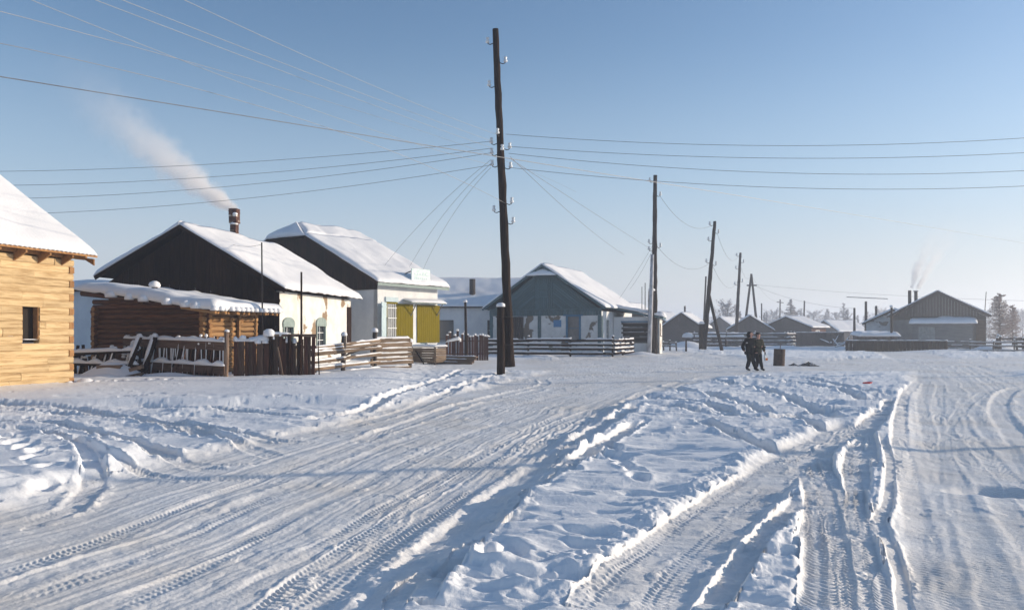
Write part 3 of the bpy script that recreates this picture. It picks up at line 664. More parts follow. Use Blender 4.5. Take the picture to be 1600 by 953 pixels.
# ------------------------------------------------------------------ B: dark gabled house with chimney
B = House('plastered_house', 'old house with dark plank gable, brick chimney and peeling white side wall with arched windows', 'house', (-9.78, 33.5), 8)
BW, BL, BH = 7.7, 8.8, 3.45
def arched(H, px0, px1, pyt, pyb, fm, gm, arch=.22, off=0):
    a0, a1 = H.side(px0, pyt)[0], H.side(px1, pyt)[0]; am = (px0+px1)/2; z1 = H.side(am, pyt)[1]; z0 = H.side(am, pyb)[1]
    return a0, a1, z0, z1
w1 = arched(B, 442, 458, 500, 540, 0, 0); w2 = arched(B, 494, 508, 500, 541, 0, 0)
w1 = (w1[0], w1[1], 1.0, w1[3]); w2 = (w2[0], w2[1], 1.0, w2[3])
wall('side_wall', SD, 0, BL, -.3, BH, [w1, w2], .22, M['plaster'], B.e)
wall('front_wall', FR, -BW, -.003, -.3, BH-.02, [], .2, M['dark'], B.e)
b = MB(); b.box(-BW, -BW+.2, .21, BL, -.3, BH); b.build('side_wall', M['plaster'], B.e)
b = MB(); b.box(-BW+.2, -.23, BL-.2, BL-.002, -.3, BH); b.build('back_wall', M['plaster'], B.e)
b = MB(); b.poly([(-BW, BL-.2, BH), (0, BL-.2, BH), (-4.24, BL-.2, 6.0)], (0, .18, 0)); b.build('back_gable', M['dark'], B.e)
for (a0, a1, z0, z1) in (w1, w2):
    w_ = window(SD, a0+.06, a1-.06, z0, z1-.25, B.e, M['trim'], M['glass'], bars=(1, 2), fw=.08, proud=.05)
    n = 9; pts = [(.062, a0-.05, z1-.30)]+[(.062, (a0+a1)/2-(a1-a0+.14)/2*math.cos(math.pi*k/n), z1-.14+.26*math.sin(math.pi*k/n)) for k in range(n+1)]+[(.062, a1+.05, z1-.30)]
    q = MB(); q.poly(pts, (-.06, 0, 0)); q.build('carved_arch', M['trim'], w_)
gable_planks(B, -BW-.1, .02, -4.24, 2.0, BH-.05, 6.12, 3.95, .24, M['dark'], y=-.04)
beam('tie_beam', (-BW-.1, -.06, 3.05), (.03, -.06, 3.05), .05, .14, M['dark'], B.e)
for y in (.6, 4.6, 8.5):       # repaired plaster strips hanging off the wall
    pass
bx('downboard', .012, .05, 8.2, 8.78, 1.0, 3.05, M['dark'], B.e)
gable_roof(B, BW, BL, 3.53, 6.27, zl=4.15, xr=-4.24, th=.20, nx=110, ny=34, seed=12, scallop=.01, per=1.3, ragged=.10, lumps=.05)
b = MB()
ch = empty  # chimney: brick courses over a core
bc = bx('chimney', -4.36, -4.08, 4.14, 4.42, 5.9, 7.05, M['brick'], B.e)
z = 5.95; k = 0
while z < 7.6:
    big = z > 6.95; e = .055 if big else .008
    x0, x1, y0, y1 = -4.36-e, -4.08+e, 4.14-e, 4.42+e
    for (xa, xb, ya, yb) in ((x0, x0+(x1-x0)*(.5 if k % 2 else .66)-.006, y0, y0+.12), (x0+(x1-x0)*(.5 if k % 2 else .66)+.006, x1, y0, y0+.12),
                             (x1-.12, x1, y0+.13, (y0+y1)/2), (x1-.12, x1, (y0+y1)/2+.012, y1), (x0, x0+.12, y0+.13, y1), (x0+.13, x1-.13, y1-.12, y1)):
        j = random.uniform(-.008, .008); bx('brick', xa+j, xb+j, ya+j, yb+j, z, z+.068, M['brick'] if random.random() > .12 else M['plaster'], bc)
    z += .078; k += 1
snow_cap('snow', (-4.2, 4.2, 6.9), .2, .1, bc); snow_cap('snow', (-4.1, 4.12, 7.35), .13, .12, bc)
B.e['label'] = B.e['label']

# ------------------------------------------------------------------ D: log shed in front of it
Dh = House('log_shed', 'low brown log shed with a thick snowy lean-to roof in front of the dark gable', 'shed', (-10.95, 28.3), 20)
DW, DL = 5.05, 2.75
def dz(x): return 2.70+x*.115
lr = .095
for k in range(17):
    z = -.1+k*.185
    if z < 2.62:
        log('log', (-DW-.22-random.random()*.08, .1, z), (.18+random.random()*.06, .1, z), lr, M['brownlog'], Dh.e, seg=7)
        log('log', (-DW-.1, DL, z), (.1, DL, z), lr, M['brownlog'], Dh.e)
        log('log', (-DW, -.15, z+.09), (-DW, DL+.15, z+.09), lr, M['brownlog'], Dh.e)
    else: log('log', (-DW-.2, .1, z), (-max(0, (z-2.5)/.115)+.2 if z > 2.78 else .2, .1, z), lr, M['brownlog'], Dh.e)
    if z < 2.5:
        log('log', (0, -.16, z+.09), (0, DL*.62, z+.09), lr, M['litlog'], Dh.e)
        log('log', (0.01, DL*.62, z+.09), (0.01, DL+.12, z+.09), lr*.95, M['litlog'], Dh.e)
for i in range(3): log('log_end', (-.2, .75+i*.55, 2.18-.02*i), (.16, .75+i*.55, 2.18-.02*i), .085, M['litlog'], Dh.e, seg=1)
bx('post', .10, .19, DL*.60, DL*.60+.09, -.1, 2.5, M['litlog'], Dh.e)
log('lintel_log', (-DW-.55, -.12, dz(DW)-.08), (.35, -.12, dz(0)-.1), .12, M['brownlog'], Dh.e, seg=8)
b = MB(); b.poly([(-DW-.35, -.55, dz(DW+.5)), (.85, -.55, dz(-.9)-.1), (.85, DL+.5, dz(-.9)-.1), (-DW-.35, DL+.5, dz(DW+.5))], (0, 0, -.05)); rfD = b.build('roof', M['dark'], Dh.e)
snow_slab('snow', (-DW-.42, -.62, dz(DW+.5)+.012), (.95, -.62, dz(-.9)-.088), (.95, DL+.5, dz(-.9)-.088), (-DW-.42, DL+.5, dz(DW+.5)+.012), .30, rfD, nx=120, ny=20, ragged=.12, lump=.06, seed=21)
for i in range(14):
    x = .2+random.uniform(0, .1)
    y = -.55+i*.27; log('rafter', (-.5, y, dz(0)-.11), (random.uniform(.85, 1.05), y, dz(-.9)-.19), .055, M['litlog'], Dh.e, n=6, seg=1)
    snow_cap('snow', (.95+random.uniform(-.04, .06), y, dz(-.9)-.13), random.uniform(.10, .16), .17, rfD)
for x in (-3.6, -2.75, -2.1, -1.05, -.2, .25): snow_cap('snow', (x, -.66, dz(-x)-.13), random.uniform(.16, .24), .24, rfD)
sp = bx('stovepipe', -3.35, -3.2, 1.0, 1.15, dz(3), dz(3)+.42, M['iron'], Dh.e); snow_cap('snow', (-3.27, 1.07, dz(3)+.40), .21, .24, sp)
bx('hatch', -3.1, -2.2, -.02, .012, .7, 1.75, M['greywood'], Dh.e)

# ------------------------------------------------------------------ C: whitewashed shop with mustard shutters
Ch = House('whitewashed_house', 'tall whitewashed house with half-hipped snowy roof, mustard shutters and a faded roof sign', 'house', (-7.43, 44), 34)
CW, CL, CHt = 14.0, 5.2, 4.45
def SDp(H, *a): return H.side(*a)
c_w = (Ch.side(604, 500)[0], Ch.side(619, 500)[0], 1.15, 3.35)
c_d = (Ch.side(652, 500)[0]+.25, Ch.side(668, 500)[0], .9, 3.1)
wall('side_wall', SD, 0, CL, -.3, CHt, [c_w, c_d], .3, M['plaster2'], Ch.e)
wall('front_wall', FR, -CW, -.003, -.3, CHt, [(-9, -7.9, 1.2, 2.8)], .3, M['plaster2'], Ch.e)
b = MB(); b.box(-CW, -CW+.3, .31, CL, -.3, CHt); b.build('side_wall', M['plaster2'], Ch.e)
b = MB(); b.box(-CW+.3, -.31, CL-.3, CL-.002, -.3, CHt); b.build('back_wall', M['plaster2'], Ch.e)
b = MB(); b.poly([(-CW, CL-.3, CHt), (0, CL-.3, CHt), (-CW/2, CL-.3, 7.9)], (0, .28, 0)); b.build('back_gable', M['dark'], Ch.e)
gable_planks(Ch, -CW, .02, -CW/2, CHt-.35, CHt, 8.0, CHt, .3, M['dark'], y=-.05, zcap=7.35)
zrC, zeC = 8.25, 4.48; slC = (zrC-zeC)/(CW/2+.5); hh = .85; xh = hh/slC
rfC = MB()
for s_ in (1, -1):
    cx = -CW/2; e = .5 if s_ > 0 else -CW-.5
    rfC.poly([(e, -.5, zeC), (e, CL+.5, zeC), (cx, CL+.5, zrC), (cx, .45, zrC), (cx+s_*xh, -.5, zrC-hh)], (0, 0, -.05))
rfC.poly([(-CW/2-xh, -.5, zrC-hh), (-CW/2+xh, -.5, zrC-hh), (-CW/2, .45, zrC)], (0, 0, -.05))
rfC = rfC.build('roof', M['dark'], Ch.e)
def tri_snow(name, pts, th, parent, seed=0, n=28):
    """snow on a many-sided roof slope, grid over the bounding quad mapped into the polygon pts[0..3]"""
    return snow_slab(name, *pts, th, parent, nx=n, ny=n//2, ragged=.06, lump=.04, seed=seed)
snow_slab('snow', (.52, -.52, zeC+.012), (.52, CL+.52, zeC+.012), (-CW/2+xh, CL+.52, zrC-hh+.012), (-CW/2+xh, -.52, zrC-hh+.012), .2, rfC, nx=90, ny=34, scallop=.012, per=.5, ragged=.07, seed=44)
snow_slab('snow', (-CW/2+xh+.02, -.50, zrC-hh+.012), (-CW/2+xh+.02, CL+.52, zrC-hh+.012), (-CW/2, CL+.52, zrC+.012), (-CW/2, .45, zrC+.012), .2, rfC, nx=60, ny=16, ragged=.0, seed=45)
snow_slab('snow', (-CW-.52, CL+.52, zeC+.012), (-CW-.52, -.52, zeC+.012), (-CW/2-xh, -.52, zrC-hh+.012), (-CW/2-xh, CL+.52, zrC-hh+.012), .2, rfC, nx=40, ny=16, seed=46)
snow_slab('snow', (-CW/2-xh, CL+.52, zrC-hh+.012), (-CW/2-xh, -.50, zrC-hh+.012), (-CW/2, .45, zrC+.012), (-CW/2, CL+.52, zrC+.012), .2, rfC, nx=40, ny=12, seed=47)
snow_slab('snow', (-CW/2-xh-.1, -.56, zrC-hh), (-CW/2+xh+.1, -.56, zrC-hh), (-CW/2+.05, .45, zrC+.01), (-CW/2-.05, .45, zrC+.01), .2, rfC, nx=40, ny=16, seed=48)
beam('eave_board', (.5, -.5, zeC-.12), (.5, CL+.5, zeC-.12), .04, .16, M['trim'], Ch.e)
for s_ in (1,): beam('verge_board', (.5, -.53, zeC-.08), (-CW/2+xh, -.53, zrC-hh-.08), .03, .16, M['dark'], Ch.e)
wC = window(SD, *c_w, Ch.e, M['yellow'], M['glass'], bars=(0, 0), fw=.08, proud=.05, barm=M['white'])
gy = MB()
for k in range(5):
    a = c_w[0]+(c_w[1]-c_w[0])*(k+.5)/5; gy.box(.02, .045, a-.022, a+.022, c_w[2]+.02, c_w[3]-.02)
for k in range(4):
    z = c_w[2]+.25+(c_w[3]-c_w[2]-.5)*k/3; gy.box(.046, .066, c_w[0]+.02, c_w[1]-.02, z-.022, z+.022)
gy.build('grille', M['white'], wC)
mpbox('lintel', SD, c_w[0]-.12, c_w[1]+.12, -.07, -.001, c_w[3]+.10, c_w[3]+.36, M['palepaint'], wC)
def leaf(H, hinge, width, ang, z0, z1, m, n=7, parent=None):
    """a boarded shutter leaf on the side wall, hinge at y = hinge, opened by ang from the wall"""
    e = MB(); sg = 1 if width > 0 else -1; w = abs(width)/n
    for k in range(n): e.box(k*w+.004, (k+1)*w-.004, 0, .035, z0, z1)
    for z in (z0+.25, z1-.25): e.box(.02, abs(width)-.02, .036, .06, z-.05, z+.05)
    o = e.build('shutter', m, parent or H.e, loc=(.05, hinge, 0), rot=(0, 0, ang)); return o
leaf(Ch, c_w[0]-.10, 1, R(-90)+R(28), c_w[2]-.05, c_w[3]+.05, M['palepaint'], n=5)
leaf(Ch, c_w[1]+.10, Ch.side(643, 500)[0]-c_w[1]-.1, R(90)-R(4), Ch.side(632, 535)[1], Ch.side(632, 475)[1], M['yellow'], n=6)
mpbox('door', SD, c_d[0], c_d[1], .12, .17, c_d[2], c_d[3], M['palepaint'], Ch.e)
leaf(Ch, Ch.side(651, 500)[0], Ch.side(684, 500)[0]-Ch.side(651, 500)[0], R(90)-R(3), Ch.side(670, 535)[1], Ch.side(670, 477)[1], M['yellow'], n=11)
y0, y1 = Ch.side(630, 470)[0], Ch.side(685, 470)[0]
b = MB(); b.poly([(0, y0, 3.60), (.62, y0, 3.46), (.62, y1, 3.46), (0, y1, 3.60)], (0, 0, -.05)); cn = b.build('canopy', M['trim'], Ch.e)
snow_slab('snow', (.66, y0-.03, 3.475), (.66, y1+.03, 3.475), (0.02, y1+.03, 3.615), (0.02, y0-.03, 3.615), .12, cn, nx=40, ny=12, seed=50)
beam('strut', (.02, y0+.55, 2.55), (.58, y0+.5, 3.42), .04, .04, M['metal'], cn); beam('strut', (.02, y1-.3, 2.55), (.58, y1-.3, 3.42), .04, .04, M['metal'], cn)
# roof sign: faded, standing on the slope
ya, yb = Ch.side(636, 440)[0], Ch.side(669, 440)[0]
b = MB(); b.box(.30, .36, ya, yb-.25, 4.50, 5.42); sg = b.build('roof_sign', M['boardsign'], Ch.e); sg['label'] = 'faded turquoise board standing on the eave'
for y in (ya+.15, yb-.4): beam('brace', (.29, y, 5.3), (-.6, y, 5.05), .05, .05, M['greywood'], sg)
for (z, n_) in ((5.12, 5), (4.86, 7)):       # lettering worn down to unreadable strokes
    for k in range(n_):
        y = ya+.22+(yb-ya-.7)*k/n_; bx('worn_letter', .361, .366, y, y+.06+random.random()*.07, z-.06, z+.05, M['palepaint'], sg)

# porch box with steps beside it
pb = empty('porch_box', (*gpt(668, 567)[:1], 42.6, 0), R(-34), 'weathered timber porch box with snowy lid below the mustard shutters', 'porch')
for k in range(6): beam('plank', (-.85, 0, .18+k*.13), (.85, 0, .18+k*.13), .05, .12, M['rail'], pb)
for k in range(6): beam('plank', (-.86, .03, .18+k*.13), (-.86, .9, .18+k*.13), .05, .12, M['dark'], pb)
for k in range(6): beam('plank', (.86, .03, .18+k*.13), (.86, .9, .18+k*.13), .05, .12, M['rail'], pb)
for x in (-.8, .8): log('post', (x, .05, -.3), (x, .05, 1.0), .06, M['greywood'], pb, seg=1)
b = MB(); b.box(-.9, .9, -.05, .95, .93, .97); b.build('lid', M['oldwood'], pb)
snow_slab('snow', (-.93, -.08, .975), (.93, -.08, .975), (.93, .97, .975), (-.93, .97, .975), .14, pb, nx=24, ny=12, seed=51)
beam('brace', (-.4, -.12, .75), (.25, -.2, .05), .05, .05, M['dark'], pb)
st = empty('wooden_steps', (P(715, 567, 44)[0], 42.9, 0), R(-20), 'low weathered wooden steps and landing right of the porch box', 'steps')
for k in range(3):
    beam('tread', (-1.5, -.3+k*.3, .12+k*.14), (1.1, -.3+k*.3, .12+k*.14), .28, .06, M['oldwood'], st); beam('riser', (-1.5, -.42+k*.3, .03+k*.14), (1.1, -.42+k*.3, .03+k*.14), .03, .13, M['rail'], st)
    snow_strip('snow', (-1.4, -.3+k*.3, .155+k*.14), (.2+k*.4, -.3+k*.3, .155+k*.14), .2, .04, st)

# ------------------------------------------------------------------ E: blue-green gabled house
E = House('gabled_house', 'wide house with blue-green herringbone gable and patchy white plaster behind a rail fence', 'house', (6.775, 60.2), 24)
EW, EL, EH = 9.38, 8.5, 3.35
dw = E.front(801, 534)[0], E.front(818, 534)[0]; ww = E.front(887, 500)[0], E.front(905, 500)[0]
e_open = [(ww[0], ww[1], 1.15, 2.95)]
wall('front_wall', FR, -EW, -.003, -.3, EH, e_open, .3, M['plaster3'], E.e)
sw = (E.side(943, 500)[0]+.5, E.side(948, 500)[0]+.6, 1.0, 2.7)
wall('side_wall', SD, 0, EL, -.3, EH, [(1.0, 2.0, 1.0, 2.75)], .3, M['plaster2'], E.e)
b = MB(); b.box(-EW, -EW+.3, .31, EL, -.3, EH); b.build('side_wall', M['plaster3'], E.e)
b = MB(); b.box(-EW+.3, -.31, EL-.3, EL-.002, -.3, EH); b.build('back_wall', M['plaster3'], E.e)
b = MB(); b.poly([(-EW, EL-.3, EH), (0, EL-.3, EH), (-EW/2, EL-.3, 6.8)], (0, .28, 0)); b.build('back_gable', M['dark'], E.e)
b = MB(); b.poly([(-EW, .0, EH), (0, .0, EH), (-EW/2, .0, 6.75)], (0, .2, 0)); b.build('gable_backing', M['teal'], E.e)
xm = -EW/2
# herringbone boards: slant up towards the middle
sl = (7.0-EH)/(EW/2)
def topz(x): return 6.82-abs(x-xm)*sl-.05
n = 26
for i in range(n):
    for s_ in (-1, 1):
        z0 = EH+.22; xs_ = xm+s_*(.06+i*.30)
        # each board starts low at xs_ and leans outwards
        pts = []; dx = s_*1.0; k0 = 0
        x, z = xs_-s_*4.4, z0+3.1
        p0 = Vector((xs_, -.035, z0)); d = Vector((-s_*.82, 0, .62)) if i > 6 else Vector((-s_*.82, 0, .62))
        Lmax = 0; step = .06
        while True:
            q = p0+d*(Lmax+step)
            if q.z > topz(q.x) or (q.x-xm)*s_ < .75 or q.z > 6.1: break
            Lmax += step
        if abs(xs_-xm) < EW/2-.05 and Lmax > .25 and z0+.1 < topz(xs_): beam('plank', p0, p0+d*Lmax, .03, .16, M['teal'], E.e, up=(0, 1, 0), wob=.003, roll=R(90))
for i in range(9): bx('plank', xm-.72+i*.16+.006, xm-.72+(i+1)*.16-.006, -.05, -.015, EH+.22, 5.9 if 0 < i < 8 else 5.6, M['teal'], E.e)
vt = bx('attic_shutter', xm-.34, xm+.34, -.09, -.052, 4.5, 5.5, M['teal'], E.e)
for z in (4.45, 5.0, 5.5): bx('slat', xm-.42, xm+.42, -.115, -.092, z, z+.08, M['teal'], vt)
for k in range(40): bx('frieze_board', -EW+k*EW/40+.008, -EW+(k+1)*EW/40-.008, -.05, -.02, EH-.32, EH+.14, M['teal'], E.e)
beam('cornice', (-EW-.1, -.09, EH+.18), (.1, -.09, EH+.18), .16, .08, M['teal'], E.e)
for x in (-EW+.16, E.front(843, 500)[0], -.16): bx('pilaster', x-.13, x+.13, -.06, -.002, -.2, EH-.33, M['teal'], E.e)
for k in range(4): bx('corner_board', .012, .04, .02+k*.0, .24, -.2+k*.8, .59+k*.8, M['teal'], E.e)
b = MB(); b.box(dw[0], dw[1], -.06, -.003, .9, 2.95); dr_ = b.build('boarded_window', M['greywood'], E.e)
for k in range(6): beam('board', (dw[0]+.07+(dw[1]-dw[0])*k/6, -.08, .95), (dw[0]+.07+(dw[1]-dw[0])*k/6, -.08, 2.92), .03, .14, M['greywood'], dr_)
bx('lintel', dw[0]-.1, dw[1]+.35, -.12, -.003, 2.97, 3.0, M['tealbright'], dr_)
wE = window(FR, *ww, 1.15, 2.95, E.e, M['tealbright'], M['greywall'], bars=(0, 1), fw=.14, proud=.05, barm=M['tealbright'])
bx('lintel', ww[0]-.35, ww[1]+.3, -.10, -.003, 3.0, 3.10, M['tealbright'], wE)
sgx = E.front(865, 505)[0], E.front(877, 505)[0]; bx('wall_sign', sgx[0], sgx[1], -.03, -.003, E.front(870, 511)[1], E.front(870, 500)[1], M['bluesign'], E.e)['label'] = 'plain blue enamel wall sign'
window(SD, 1.05, 1.95, 1.05, 2.7, E.e, M['white'], M['frostglass'], bars=(1, 2), fw=.1)
gable_roof(E, EW, EL, 3.62, 7.0, th=.16, m=M['teal'], nx=80, ny=30, seed=61, scallop=.01, per=.6, ragged=.05)
b = MB(); zt = 6.15; hw = (7.0-zt)/(7.0-3.62)*(EW/2+.5)
b.poly([(xm-hw, -.62, zt), (xm+hw, -.62, zt), (xm+hw*.1, -.1, 6.75), (xm-hw*.1, -.1, 6.75)], (0, .02, -.05)); hp = b.build('peak_hood', M['teal'], E.e)
snow_slab('snow', (xm-hw, -.64, zt+.01), (xm+hw, -.64, zt+.01), (xm+.25, -.2, 6.62), (xm-.25, -.2, 6.62), .10, hp, nx=20, ny=10, seed=63)
# annex to the right
X_ = House('annex', 'pale lean-to annex with barred window and lumpy snow, beside the blue-green house', 'shed', (11.5, 62.0), 14)
xa, xb = X_.front(973, 500)[0], X_.front(1018, 500)[0]
wall('front_wall', FR, -3.6, -.003, -.3, 2.95, [(xa, xb, .9, 2.5)], .2, M['plaster2'], X_.e)
wall('side_wall', SD, 0, 3.2, -.3, 2.85, [(.5, 1.1, 1.5, 2.4)], .2, M['plaster'], X_.e)
b = MB(); b.box(-3.6, -.21, 3.0, 3.2, -.3, 2.85); b.build('back_wall', M['plaster3'], X_.e)
b = MB(); b.box(-3.6, -3.4, .21, 2.99, -.3, 2.9); b.build('side_wall', M['plaster3'], X_.e)
mpbox('shade_panel', FR, xa, xb, .16, .19, .9, 2.5, M['inside'], X_.e)  # black sheet behind the slats, painted as shade inside the annex
for k in range(5): beam('slat', (xa-.1, -.03, .98+k*.36), (xb+.1, -.03, .98+k*.36), .04, .14, M['greywood'], X_.e); snow_strip('snow', (xa, -.03, 1.05+k*.36), (xb, -.03, 1.05+k*.36), .05, .035, X_.e, gap=.4)
bx('window_frame', xa-.14, xb+.14, -.05, -.003, 2.52, 2.62, M['tealbright'], X_.e)
window(SD, .5, 1.1, 1.5, 2.4, X_.e, M['redwood'], M['glass'], bars=(1, 1), fw=.05)
b = MB(); b.poly([(-3.7, -.35, 3.75), (-1.0, -.35, 3.15), (.3, -.35, 2.95), (.3, 3.4, 2.95), (-1.0, 3.4, 3.15), (-3.7, 3.4, 3.75)], (0, 0, -.16)); rx = b.build('roof', M['teal'], X_.e)
snow_slab('snow', (.32, -.37, 2.96), (.32, 3.4, 2.96), (-3.7, 3.4, 3.77), (-3.7, -.37, 3.77), .22, rx, nx=40, ny=30, ragged=.1, lump=.1, seed=66)
snow_cap('snow', (.05, .1, 2.93), .42, .42, rx); snow_cap('snow', (-.1, 1.3, 3.0), .5, .4, rx)

# ------------------------------------------------------------------ F: long house with blue shaded snow roof
Fh = House('long_house', 'pale house with broad blue-shaded snow roof and lone stovepipe behind the tall pole', 'house', (-8.2, 67), 86)
FW, FL = 10.0, 9.4
wall('side_wall', SD, 0, FL, -.3, 3.8, [(2.0, 3.2, 1.1, 2.7), (6.2, 7.0, 1.1, 2.7)], .3, M['plaster2'], Fh.e)
for nm, bxs in (('gable_wall', (-FW, -.31, 0, .3)), ('gable_wall', (-FW, -.31, FL-.3, FL))):
    b = MB(); b.box(*bxs, -.3, 3.8); b.poly([(-FW, bxs[2], 3.8), (0, bxs[2], 3.8), (-FW/2, bxs[2], 6.4)], (0, .3, 0)); b.build(nm, M['plaster3'], Fh.e)
window(SD, 2.0, 3.2, 1.1, 2.7, Fh.e, M['greywood'], M['glass'], bars=(0, 0)); window(SD, 6.2, 7.0, 1.1, 2.7, Fh.e, M['greywood'], M['glass'], bars=(1, 1))
gable_roof(Fh, FW, FL, 3.9, 6.6, th=.13, nx=60, ny=24, seed=71, ragged=.03)
y = Fh.side(738, 460, -2)[0]; b = MB(); b.tube([(-1.6, y, 4.5), (-1.6, y, 6.35)], .26, 8); b.build('stovepipe', M['iron'], Fh.e)
# small pale outhouse left, between log house and shed
S = House('outhouse', 'small shaded whitewashed outhouse with snowy roof between the log house and the log shed', 'shed', (-18.2, 38), 12)
wall('front_wall', FR, -5, -.003, -.3, 3.7, [(-1.6, -.9, 1.1, 2.3)], .2, M['plaster2'], S.e)
b = MB(); b.box(-.2, 0, .21, 3, -.3, 3.7); b.box(-5, -.2, 2.8, 3, -.3, 3.7); b.box(-5, -4.8, .2, 2.8, -.3, 3.7); b.build('wall', M['plaster2'], S.e)
window(FR, -1.6, -.9, 1.1, 2.3, S.e, M['greywood'], M['glass'])
b = MB(); b.box(-5.3, .3, -.35, 3.3, 3.72, 3.85); rs_ = b.build('roof', M['dark'], S.e)
snow_slab('snow', (-5.35, -.4, 3.86), (.35, -.4, 3.86), (.35, 3.3, 4.2), (-5.35, 3.3, 4.2), .26, rs_, nx=40, ny=16, seed=73)

# ------------------------------------------------------------------ far houses
def small_house(name, label, px_r, D, th, Wd, L, ze, zr, m, sm, group=None, th_s=.18, wins=(), gw=None, cat='house'):
    h = House(name, label, cat, ((px_r-800)/F*D, D), th, group)
    wall('front_wall', FR, -Wd, -.003, -.3, ze, [w for w in wins], .2, m, h.e)
    wall('side_wall', SD, 0, L, -.3, ze, [(L*.3, L*.3+.9, 1, 2)] if sm != m else [], .2, sm, h.e)
    b = MB(); b.box(-Wd, -Wd+.2, .21, L, -.3, ze); b.box(-Wd+.2, -.21, L-.2, L-.001, -.3, ze); b.build('back_walls', m, h.e)
    if sm != m: window(SD, L*.3, L*.3+.9, 1, 2, h.e, M['white'], M['glass'], snow=False)
    for w_ in wins: window(FR, *w_, h.e, M['white'], M['frostglass'], bars=(1, 1), snow=False)
    slr = (zr-ze)/(Wd/2)
    gable_planks(h, -Wd, .0, -Wd/2, ze-.02, ze, zr, ze, gw or .35, m, y=-.03)
    b = MB(); b.poly([(-Wd, L-.2, ze), (0, L-.2, ze), (-Wd/2, L-.2, zr-.03)], (0, .18, 0)); b.build('back_gable', m, h.e)
    gable_roof(h, Wd, L, ze-.25, zr+.03, th=th_s, nx=40, ny=16, seed=int(px_r), ragged=.05, ove=.4)
    return h
small_house('barn', 'grey-brown gabled barn with snow roof beyond the leaning pole', 1095, 105, 22, 5.0, 7.5, 2.6, 4.35, M['greywood'], M['greywood'], cat='barn')
small_house('cottage', 'grey gabled cottage with a reddish lit corner behind the two walkers', 1206, 115, 18, 6.0, 6, 2.3, 4.2, M['greywood'], M['brick'])
small_house('blue_roofed_barn', 'low barn whose roof peeks out blue between the annex and the gabled barn', 1050, 122, 40, 7, 6, 3.0, 4.9, M['greywood'], M['greywood'], cat='barn')
small_house('snowy_hut', 'small hut, only its snow roof showing over the annex', 1012, 92, 30, 4.5, 3.5, 3.3, 5.1, M['greywood'], M['greywood'], cat='hut')
small_house('byre', 'long low dark byre with brick-red lit end wall right of the cottage', 1268, 112, 50, 7.5, 4.0, 2.7, 4.0, M['greywood'], M['brick'], cat='barn')
small_house('distant_hut', 'pale blue-roofed hut far off behind the long low byre', 1310, 150, 60, 6, 8, 2.2, 4.0, M['greywood'], M['greywood'], cat='hut')
small_house('distant_cottage', 'hazy cottage with white roof left of the A-shaped pole', 1150, 165, 40, 7, 8, 2.6, 5.0, M['greywood'], M['greywood'])
# K: big grey house at right
K = House('grey_house', 'grey board-gabled house with two tall smoking stovepipes at the right', 'house', ((1541-800)/F*80, 80), 29)
KW, KL, KH = 8.6, 7, 3.4
wall('front_wall', FR, -KW, -.003, -.3, KH, [], .25, M['greywall'], K.e)
b = MB(); b.box(-.25, 0, .26, KL, -.3, KH); b.box(-KW, -KW+.25, .26, KL, -.3, KH); b.box(-KW+.25, -.25, KL-.25, KL, -.3, KH); b.build('wall', M['greywall'], K.e)
gable_planks(K, -KW, 0, -KW/2, KH-.35, KH, 5.98, KH, .28, M['darkgrey'], y=-.05, thin=.006)
gable_roof(K, KW, KL, 3.45, 6.02, th=.12, nx=50, ny=20, seed=81, m=M['greywood'])
v0, v1 = K.front(1425, 500)[0], K.front(1523, 500)[0]
kv = bx('porch', v0+.1, v1-.2, -1.6, -.06, -.2, 2.65, M['metal'], K.e)
n = 26
for k in range(n):
    a = v0+.1+(v1-v0-.3)*k/n
    if not (K.front(1433, 500)[0] < a+.1 < K.front(1463, 500)[0]): bx('panel', a+.008, a+(v1-v0-.3)/n-.008, -1.64, -1.603, -.2, 2.62, M['metal'], kv)
wk = window(lambda a, d, z: (a, d-1.66, z), K.front(1436, 500)[0], K.front(1462, 500)[0], 1.0, 2.3, K.e, M['greywall'], M['frostglass'], bars=(2, 1), fw=.06, barm=M['greywall'], snow=False, dep=.03)
b = MB(); b.poly([(v0-.15, -1.9, 2.62), (v1+.15, -1.9, 2.62), (v1+.15, -.06, 2.95), (v0-.15, -.06, 2.95)], (0, 0, -.06)); kr = b.build('porch_roof', M['greywood'], K.e)
snow_slab('snow', (v0-.2, -1.95, 2.63), (v1+.2, -1.95, 2.63), (v1+.2, -.08, 2.96), (v0-.2, -.08, 2.96), .33, kr, nx=60, ny=12, seed=83)
bx('boarding', v1+.1, -.05, -.06, -.003, -.2, KH-.4, M['oldwood'], K.e)
for px, py0 in ((1423, 451), (1433, 453)):
    x = K.front(px, 470, 2.5)[0] if False else (K.front(px, 470)[0]-.2)
    zt = CH-(py0-HZ)/F*82; b = MB(); b.tube([(x, 2.4, 3.8), (x, 2.4, zt)], .17, 8); cp = b.build('stovepipe', M['iron'], K.e)
    if px == 1433: b = MB(); b.tube([(x, 2.4, zt), (x, 2.4, zt+.10)], [.28, .22], 8); b.build('cowl', M['metal'], cp)
# left wing of K
small_house('grey_wing', 'lower pale wing adjoining the left side of the grey house', 1440, 88, 26, 5.6, 5, 3.0, 4.3, M['plaster3'], M['greywall'], cat='shed')
kl = empty('snowy_shelter', (P(1374, 530, 76)[0], 76, 0), 0, 'low board shelter with a snow-heaped flat roof left of the grey house', 'shed')
for k in range(12): bx('plank', -1.7+k*.28, -1.7+k*.28+.265, -.03, .0, -.2, 1.35, M['greywood'], kl)
for x in (-1.7, 1.6):
    for k in range(6): bx('plank', x, x+.03, .03+k*.3, .03+k*.3+.28, -.2, 1.35, M['greywood'], kl)
snow_slab('snow', (-2.0, -.3, 1.38), (1.9, -.3, 1.38), (1.9, 1.9, 1.5), (-2.0, 1.9, 1.5), .38, kl, nx=30, ny=14, ragged=.1, seed=85)

